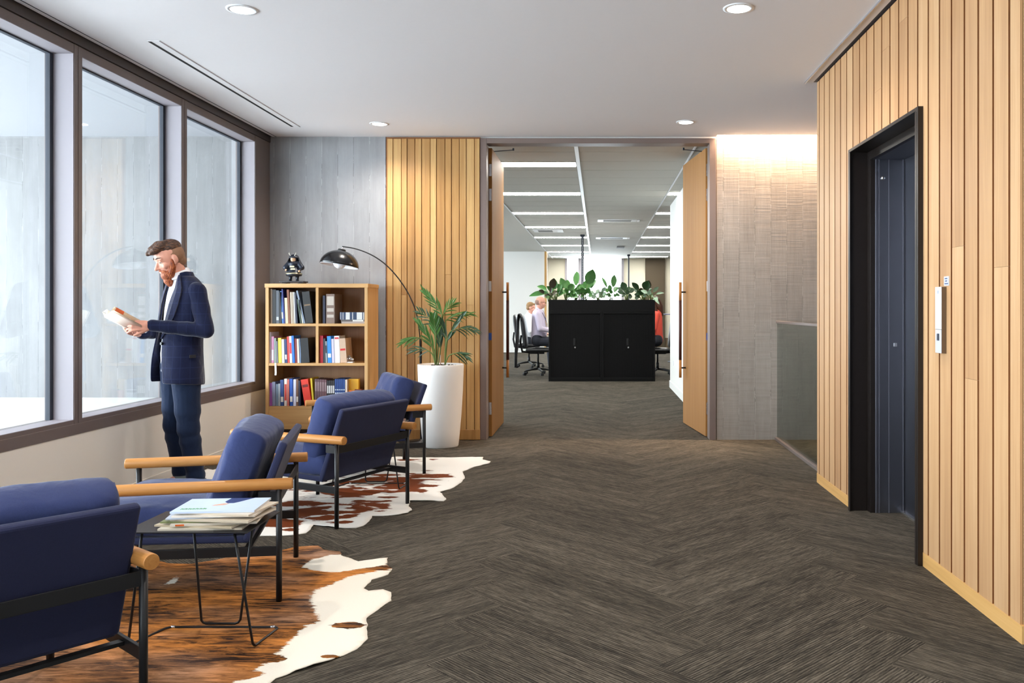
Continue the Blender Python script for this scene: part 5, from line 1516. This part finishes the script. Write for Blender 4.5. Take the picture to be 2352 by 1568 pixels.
lf = m.build('curled_leaf', plain('tan_page', srgb(206, 178, 146), 0.7), bk); lf.modifiers.new('th', 'SOLIDIFY').thickness = 0.001
m = MB(); m.smooth = True; rows = []
for i in range(7):
    u = 0.02 + 0.5*i/6; a = R(200*u); c0 = Vector((-0.052, 0, 0)) + nrm*0.052
    p = c0 + Vector((-0.0215*math.cos(a), 0, 0)) + nrm*0.0278*math.sin(a)
    rows.append([p + t*0.03, p + t*0.085])
m.rings(rows, cap=False, closed=False)
m.build('orange_patch', oc, lf)

# ================================================================== OFFICE CHAIRS AND SEATED PEOPLE
def make_office_chair(label):
    """faces +y"""
    t = thing('office_chair', label, 'office chair', group='black office chairs')
    for k in range(5):
        a = R(90 + 72*k); p = Vector((0.30*math.cos(a), 0.30*math.sin(a), 0.0))
        MB().chain([(0, 0, 0.12), (p.x*0.5, p.y*0.5, 0.105), (p.x, p.y, 0.075)], [0.024, 0.020, 0.014], 10).remesh('base_arm', M['blackm'], t, 0.006, 1)
        cst = MB(); dx = Vector((-math.sin(a), math.cos(a), 0))
        cst.tube([p + Vector((0, 0, 0.03)) - dx*0.024, p + Vector((0, 0, 0.03)) - dx*0.006], 0.03, 16).tube([p + Vector((0, 0, 0.03)) + dx*0.006, p + Vector((0, 0, 0.03)) + dx*0.024], 0.03, 16).tube([p + Vector((0, 0, 0.03)), p + Vector((0, 0, 0.075))], 0.009, 8)
        cst.build('castor', M['blackm'], t)
    MB().tube([(0, 0, 0.10), (0, 0, 0.24)], 0.028, 16).tube([(0, 0, 0.24), (0, 0, 0.42)], 0.016, 14).build('gas_lift', M['black'], t)
    MB().box(-0.09, 0.09, -0.15, 0.12, 0.40, 0.445).tube([(0.08, 0.02, 0.415), (0.24, 0.04, 0.41)], 0.007, 8).build('mechanism', M['blackm'], t, bevel=0.005)
    s = cushion_mesh(0.50, 0.50, 0.09, 8, p=8, wr=0.002, n=18); o = s.build('seat', M['blackm'], t); o.location = (0, 0.02, 0.475)
    b = cushion_mesh(0.46, 0.62, 0.09, 9, p=7, wr=0.002, n=18); o = b.build('backrest', M['blackm'], t); o.location = (0, -0.265, 0.82); o.rotation_euler = (R(97), 0, 0)
    MB().tube([(0, -0.12, 0.42), (0, -0.30, 0.44), (0, -0.335, 0.60), (0, -0.32, 0.75)], [0.02, 0.022, 0.02, 0.016], 10).build('back_spine', M['blackm'], t)
    return t
oc1 = make_office_chair('black office chair with a jacket over its back, left of the planter')
oc1.location = (-1.13, 16.5, 0); oc1.rotation_euler = (0, 0, R(-90))
oc2 = copy_tree(oc1); oc2.location = (1.13, 16.45, 0); oc2.rotation_euler = (0, 0, R(90)); oc2['label'] = 'black office chair of the person in coral, right of the planter'
oc3 = copy_tree(oc1); oc3.location = (-1.47, 18.6, 0); oc3.rotation_euler = (0, 0, R(-90)); oc3['label'] = 'black office chair farther back behind the lavender shirted person, mostly hidden'
m = MB(); m.smooth = True
rows = []
for i in range(13):
    u = i/12; a = math.pi*u
    rows.append([Vector((-0.055 - 0.07*(1-abs(2*u-1))*0 + 0.0 + (0.06*math.cos(a)), 0.235*s_*(1 - 0.1*abs(math.cos(a))), 0.0)) for s_ in (-1, -0.5, 0, 0.5, 1)])
# draped coat: down the outside of the backrest
rows = []
for (x, z) in ((-0.02, 0.30), (0.01, 0.42), (0.03, 0.44), (0.055, 0.42), (0.075, 0.30), (0.085, 0.10), (0.10, -0.15), (0.115, -0.40), (0.12, -0.56)):
    rows.append([Vector((-x + 0.010*math.sin(j*1.9+z*8), 0.235*(-1+j/4.0)*(1.0 if z > -0.3 else 0.9), z + 0.01*math.sin(j*2.0))) for j in range(9)])
m.rings(rows, cap=False, closed=False)
ct = m.build('coat', plain('black_coat_cloth', srgb(24, 25, 30), 0.9), None); ct.modifiers.new('th', 'SOLIDIFY').thickness = 0.012
ct.location = (-1.13-0.265-0.045, 16.5, 0.715); tag(ct, 'black jacket draped over the back of the left office chair', 'jacket')

def seated(name_label, loc, rz, skin, shirt, trousers, hairm, style, hscale=1.0):
    """faces +y, origin on floor under the hips"""
    mb = MB(); H2 = head_parts((0, 0.045, 1.335), R(8))
    add_head(mb, H2)
    mb.cone((0, 0.0, 1.15), (0, 0.025, 1.26), 0.056, 0.056, 14)
    mb.chain([(0, 0.0, 1.12), (0, 0.0, 0.62)], [0.10, 0.12], 16)
    for s_ in (-1, 1):
        mb.chain([(s_*0.17, 0, 1.11), (s_*0.22, 0.05, 0.84), (s_*0.16, 0.30, 0.79)], [0.048, 0.038, 0.025])
        mb.chain([(s_*0.09, 0.0, 0.60), (s_*0.11, 0.42, 0.58), (s_*0.11, 0.46, 0.10)], [0.075, 0.055, 0.035])
        mb.cone((s_*0.11, 0.46, 0.07), (s_*0.11, 0.57, 0.05), 0.035, 0.026)
        hand(mb, (s_*0.16, 0.30, 0.79), (-s_*0.15, 1, -0.05), (0, 0, -1), -s_, curl=(12, 16, 12))
    p = mb.remesh('person', skin, None, 0.0065, 2)
    p.location = loc; p.rotation_euler = (0, 0, rz); tag(p, name_label, 'person')
    m = MB()
    m.chain([(0, 0.0, 1.10), (0, 0.01, 0.95), (0, 0.02, 0.74), (0, 0.0, 0.63)], [0.118, 0.135, 0.150, 0.140], 18)
    m.chain([(-0.16, 0, 1.10), (0.16, 0, 1.10)], [0.066, 0.066], 14)
    m.cone((0, 0.0, 1.12), (0, 0.005, 1.20), 0.085, 0.062, 14)
    for s_ in (-1, 1): m.chain([(s_*0.175, 0, 1.095), (s_*0.225, 0.05, 0.84), (s_*0.17, 0.24, 0.80)], [0.064, 0.054, 0.040], 14)
    sh = m.remesh('shirt', shirt, p, 0.008, 2)
    m = MB()
    m.chain([(-0.07, 0.0, 0.62), (0.07, 0.0, 0.62)], [0.125, 0.125], 16)
    for s_ in (-1, 1): m.chain([(s_*0.09, 0.02, 0.60), (s_*0.11, 0.44, 0.59), (s_*0.11, 0.47, 0.12)], [0.095, 0.074, 0.058], 14)
    m.remesh('trousers', trousers, p, 0.009, 2)
    for s_ in (-1, 1):
        m = MB(); m.chain([(s_*0.11, 0.44, 0.045), (s_*0.11, 0.56, 0.042), (s_*0.11, 0.64, 0.034)], [0.042, 0.040, 0.028], 12).remesh('shoe', M['blackm'], p, 0.007, 1)
    m = MB(); m.T = H2
    if style == 'bald':
        m.ball((0, -0.034, 0.0), 0.0762, 0.074, 0.070, 18); m.remesh('hair', hairm, p, 0.005, 1)
        g = MB(); g.T = H2
        g.tube([(-0.078, -0.01, 0.004), (-0.068, 0.085, 0.006), (-0.05, 0.098, 0.006)], 0.002, 6).tube([(0.078, -0.01, 0.004), (0.068, 0.085, 0.006), (0.05, 0.098, 0.006)], 0.002, 6)
        for s_ in (-1, 1): g.tube([(s_*0.030 + 0.022*math.cos(a), 0.098, 0.0 + 0.016*math.sin(a)) for a in [R(30*j) for j in range(13)]], 0.0018, 6)
        g.build('glasses', M['blackm'], p)
        l = MB(); l.tube([(-0.06, -0.02, 1.205), (-0.075, 0.09, 1.13), (-0.045, 0.155, 0.98), (0.0, 0.17, 0.90)], 0.005, 6).tube([(0.06, -0.02, 1.205), (0.075, 0.09, 1.13), (0.045, 0.155, 0.98), (0.0, 0.17, 0.90)], 0.005, 6)
        l.build('lanyard', plain('dark_lanyard', srgb(60, 64, 86), 0.7), p)
        tl = MB(); tl.rings([[Vector((-w_, y_, z_)), Vector((w_, y_, z_)), Vector((w_, y_+0.006, z_)), Vector((-w_, y_+0.006, z_))] for w_, y_, z_ in ((0.014, 0.085, 1.19), (0.022, 0.135, 1.08), (0.034, 0.162, 0.92), (0.036, 0.168, 0.80))]); tl.build('necktie', plain('patterned_tie', srgb(104, 100, 150), 0.6, var=0.3, scale=90), p)
    elif style == 'short':
        m.ball((0, -0.020, 0.040), 0.078, 0.092, 0.084, 18).ball((0, -0.045, -0.01), 0.070, 0.06, 0.06, 14).chain([(-0.04, 0.06, 0.085), (0.04, 0.06, 0.085)], [0.02, 0.02]); m.remesh('hair', hairm, p, 0.005, 1)
    else:
        m.ball((0, -0.020, 0.035), 0.084, 0.094, 0.090, 18).chain([(0, -0.05, 0.02), (0, -0.085, -0.10), (0, -0.10, -0.24)], [0.080, 0.082, 0.055], 16)
        for s_ in (-1, 1): m.chain([(s_*0.07, 0.0, 0.03), (s_*0.082, -0.01, -0.08), (s_*0.085, -0.03, -0.20)], [0.03, 0.03, 0.02], 12)
        m.remesh('hair', hairm, p, 0.006, 2)
    return p
lav = fabric('lavender_shirt', srgb(206, 196, 218), rough=0.8, wr=0.4)
dk = fabric('charcoal_trousers', srgb(48, 50, 58), rough=0.9)
seated('bald person with glasses in a lavender shirt and lanyard seated left of the planter', (-1.13, 16.5, 0.04), R(-90), M['skin2'], lav, dk, plain('grey_stubble', srgb(150, 118, 104), 0.8), 'bald')
seated('person with sandy hair in a white shirt seated behind the bald one', (-1.47, 18.6, -0.06), R(-90), M['skin2'], shirt_m, dk, plain('sandy_hair', srgb(140, 108, 72), 0.7, var=0.2, scale=90), 'short')
seated('person with long auburn hair in a coral top at the right end of the cabinets', (1.10, 16.45, 0.04), R(90), M['skin2'], fabric('coral_knit', srgb(232, 92, 76), rough=0.9, wr=0.4), dk, plain('long_auburn_hair', srgb(72, 40, 26), 0.5, var=0.3, scale=60), 'long')
dsk = plain('desk_white', srgb(214, 214, 210), 0.5)
for i, (y0, lab) in enumerate(((15.55, 'white shared desk just behind the black cabinets'), (17.6, 'white shared desk in the second row behind the cabinets'))):
    d = thing('desk', lab, 'desk', (0.05, y0+0.85, 0), group='shared desks behind the cabinets')
    MB().box(-0.84, 0.90, -0.8, 0.8, 0.735, 0.76).build('desk_top', dsk, d, bevel=0.002)
    for sx in (-0.80, 0.84):
        for sy in (-0.76, 0.76): MB().box(sx-0.02, sx+0.02, sy-0.02, sy+0.02, 0, 0.735).build('leg', M['gasket'], d)
mo = thing('monitor', 'dark computer monitor between the bald person and the planter', 'monitor', (-0.56, 16.5, 0.76), R(90))
MB().box(-0.27, 0.27, -0.012, 0.018, 0.15, 0.48).build('screen', M['blackm'], mo, bevel=0.004)
MB().box(-0.02, 0.02, 0.02, 0.04, 0.01, 0.30).box(-0.10, 0.10, -0.06, 0.10, 0, 0.012).build('stand', M['gasket'], mo)
hx = (1533-1373)/FPX*20.5
ht = thing('high_table', 'thin blue grey high table behind the person in coral, beside the white wall', 'table', (hx+0.25, 20.5, 0))
MB().box(-0.40, 0.25, -0.35, 0.35, 1.110, 1.135).build('table_top', plain('blue_grey_laminate', srgb(104, 108, 136), 0.4), ht, bevel=0.002)
MB().tube([(0, 0, 0.02), (0, 0, 1.11)], 0.03, 14).lathe([(0.0, 0.0), (0.25, 0.0), (0.25, 0.015), (0.0, 0.02)], (0, 0, 0), 24).build('pedestal', M['gasket'], ht)
so_ = thing('power_outlet', 'tiny white power outlet low on the white office wall', 'outlet', (1.155, 13.3, 0.42))
MB().box(-0.006, 0, -0.055, 0.055, -0.035, 0.035).build('plate', M['white'], so_, bevel=0.002)

# ================================================================== PLANTS IN THE PLANTER
def leafy(label, px, py, tips, w, matk, seed, y=15.2, nm='leafy_plant', root=688):
    """tips: list of (px,py) leaf tip positions; leaves spring from stems rooted at px"""
    x0 = (px-1373)/FPX*y
    t = thing(nm, label, 'plant', (x0, y, 1.20+0.178), group='leafy plants in the long planter')
    rg = random.Random(seed); m = MB(); m.smooth = True; st = MB()
    tips = list(tips) + [(px + rg.uniform(-24, 22), rg.uniform(655, 682), w*0.8) for _ in range(6)]
    for i, tp in enumerate(tips):
        tx, ty = tp[0], tp[1]; ww = tp[2] if len(tp) > 2 else w
        dy = (rg.random()-0.5)*0.30
        tip = Vector(((tx-1373)/FPX*y - x0, dy, CH - (ty-709)/FPX*y - 1.378))
        base = Vector(((rg.random()-0.5)*0.05, (rg.random()-0.5)*0.05, 0))
        L_ = (tip-base).length
        mid = base.lerp(tip, 0.45) + Vector((0, 0, 0.03 + 0.12*abs(tip.x)))
        st.tube([base, base.lerp(mid, 0.5) + Vector((0, 0, 0.02)), mid], [0.006, 0.005, 0.004], 6)
        # leaf as a curved, folded surface
        d = tip - mid; nr = Vector((rg.random()-0.5, -1, rg.random()*0.6)); side = d.cross(nr).normalized(); up = side.cross(d).normalized()
        rows = []
        for j in range(8):
            u = j/7; c = mid + d*u + Vector((0, 0, 0.10*L_*(u-u*u) - 0.04*L_*u*u)); wd = 1.35*ww*math.sin(math.pi*min(0.985, 0.06+0.94*u))**0.75*(1.15-0.35*u)
            rows.append([m.vert(c - side*wd + up*wd*0.3), m.vert(c - up*wd*0.1), m.vert(c + side*wd + up*wd*0.3)])
        for a, b in zip(rows, rows[1:]):
            m.face((a[0], a[1], b[1], b[0])); m.face((a[1], a[2], b[2], b[1]))
    f = m.build('foliage', matk, t); st.build('stems', M['stem'], t)
    return t
leafy('rubber plant with a bronze leaf at the left end of the planter', 1276, 688, [(1233,655),(1214,677),(1240,668),(1274,638,0.045),(1292,652,0.04),(1262,660),(1296,672),(1252,682)], 0.035, M['leaf2'], 1)
leafy('small bronze leaved plant low at the left end of the planter', 1262, 688, [(1273,637,0.05),(1281,668,0.03),(1268,672,0.03)], 0.03, M['leaf3'], 12, y=15.12)
leafy('bushy bright green plant second from the left in the planter', 1300, 688, [(1288,636,0.05),(1280,650),(1316,650),(1304,640,0.05),(1322,668),(1290,664),(1328,680)], 0.04, M['leaf2'], 2)
leafy('tall plant with upright leaves before the left window pane', 1322, 688, [(1325,619,0.045),(1308,648),(1338,650,0.05),(1345,668),(1312,676)], 0.045, M['leaf2'], 3, y=15.25)
leafy('tallest plant with a large top leaf in front of the bright window', 1344, 688, [(1362,616,0.075),(1330,655,0.06),(1370,640,0.03),(1352,640,0.06),(1362,668),(1336,674)], 0.05, M['leaf2'], 4)
leafy('low pale speckled plant in the middle of the planter', 1374, 688, [(1364,672),(1384,668),(1374,662),(1391,680),(1358,682)], 0.03, M['leafp'], 5, y=15.12)
leafy('slender plant with thin leaves against the bright window', 1404, 688, [(1382,634,0.02),(1411,628,0.04),(1388,660),(1400,652),(1418,656),(1392,674),(1424,676)], 0.03, M['leaf2'], 6)
leafy('dark glossy plant under the right service pole', 1440, 688, [(1428,646,0.045),(1426,668),(1446,656,0.035),(1456,660),(1432,676),(1452,680)], 0.035, M['leafd'], 7)
leafy('rubber plant with an upright bronze leaf toward the right', 1476, 688, [(1451,647,0.035),(1488,643,0.055),(1462,668),(1458,684),(1496,674)], 0.035, M['leafd'], 8)
leafy('bronze leaved plant beside the dark wall panel', 1480, 688, [(1490,642,0.05),(1470,660,0.03),(1486,670,0.03)], 0.03, M['leaf3'], 13, y=15.25)
leafy('silvery trailing plant hanging over the right end of the planter', 1494, 688, [(1526,671,0.015),(1510,690,0.035),(1488,668,0.03),(1502,680,0.035),(1514,698,0.02)], 0.03, M['leafp'], 9, y=15.1)
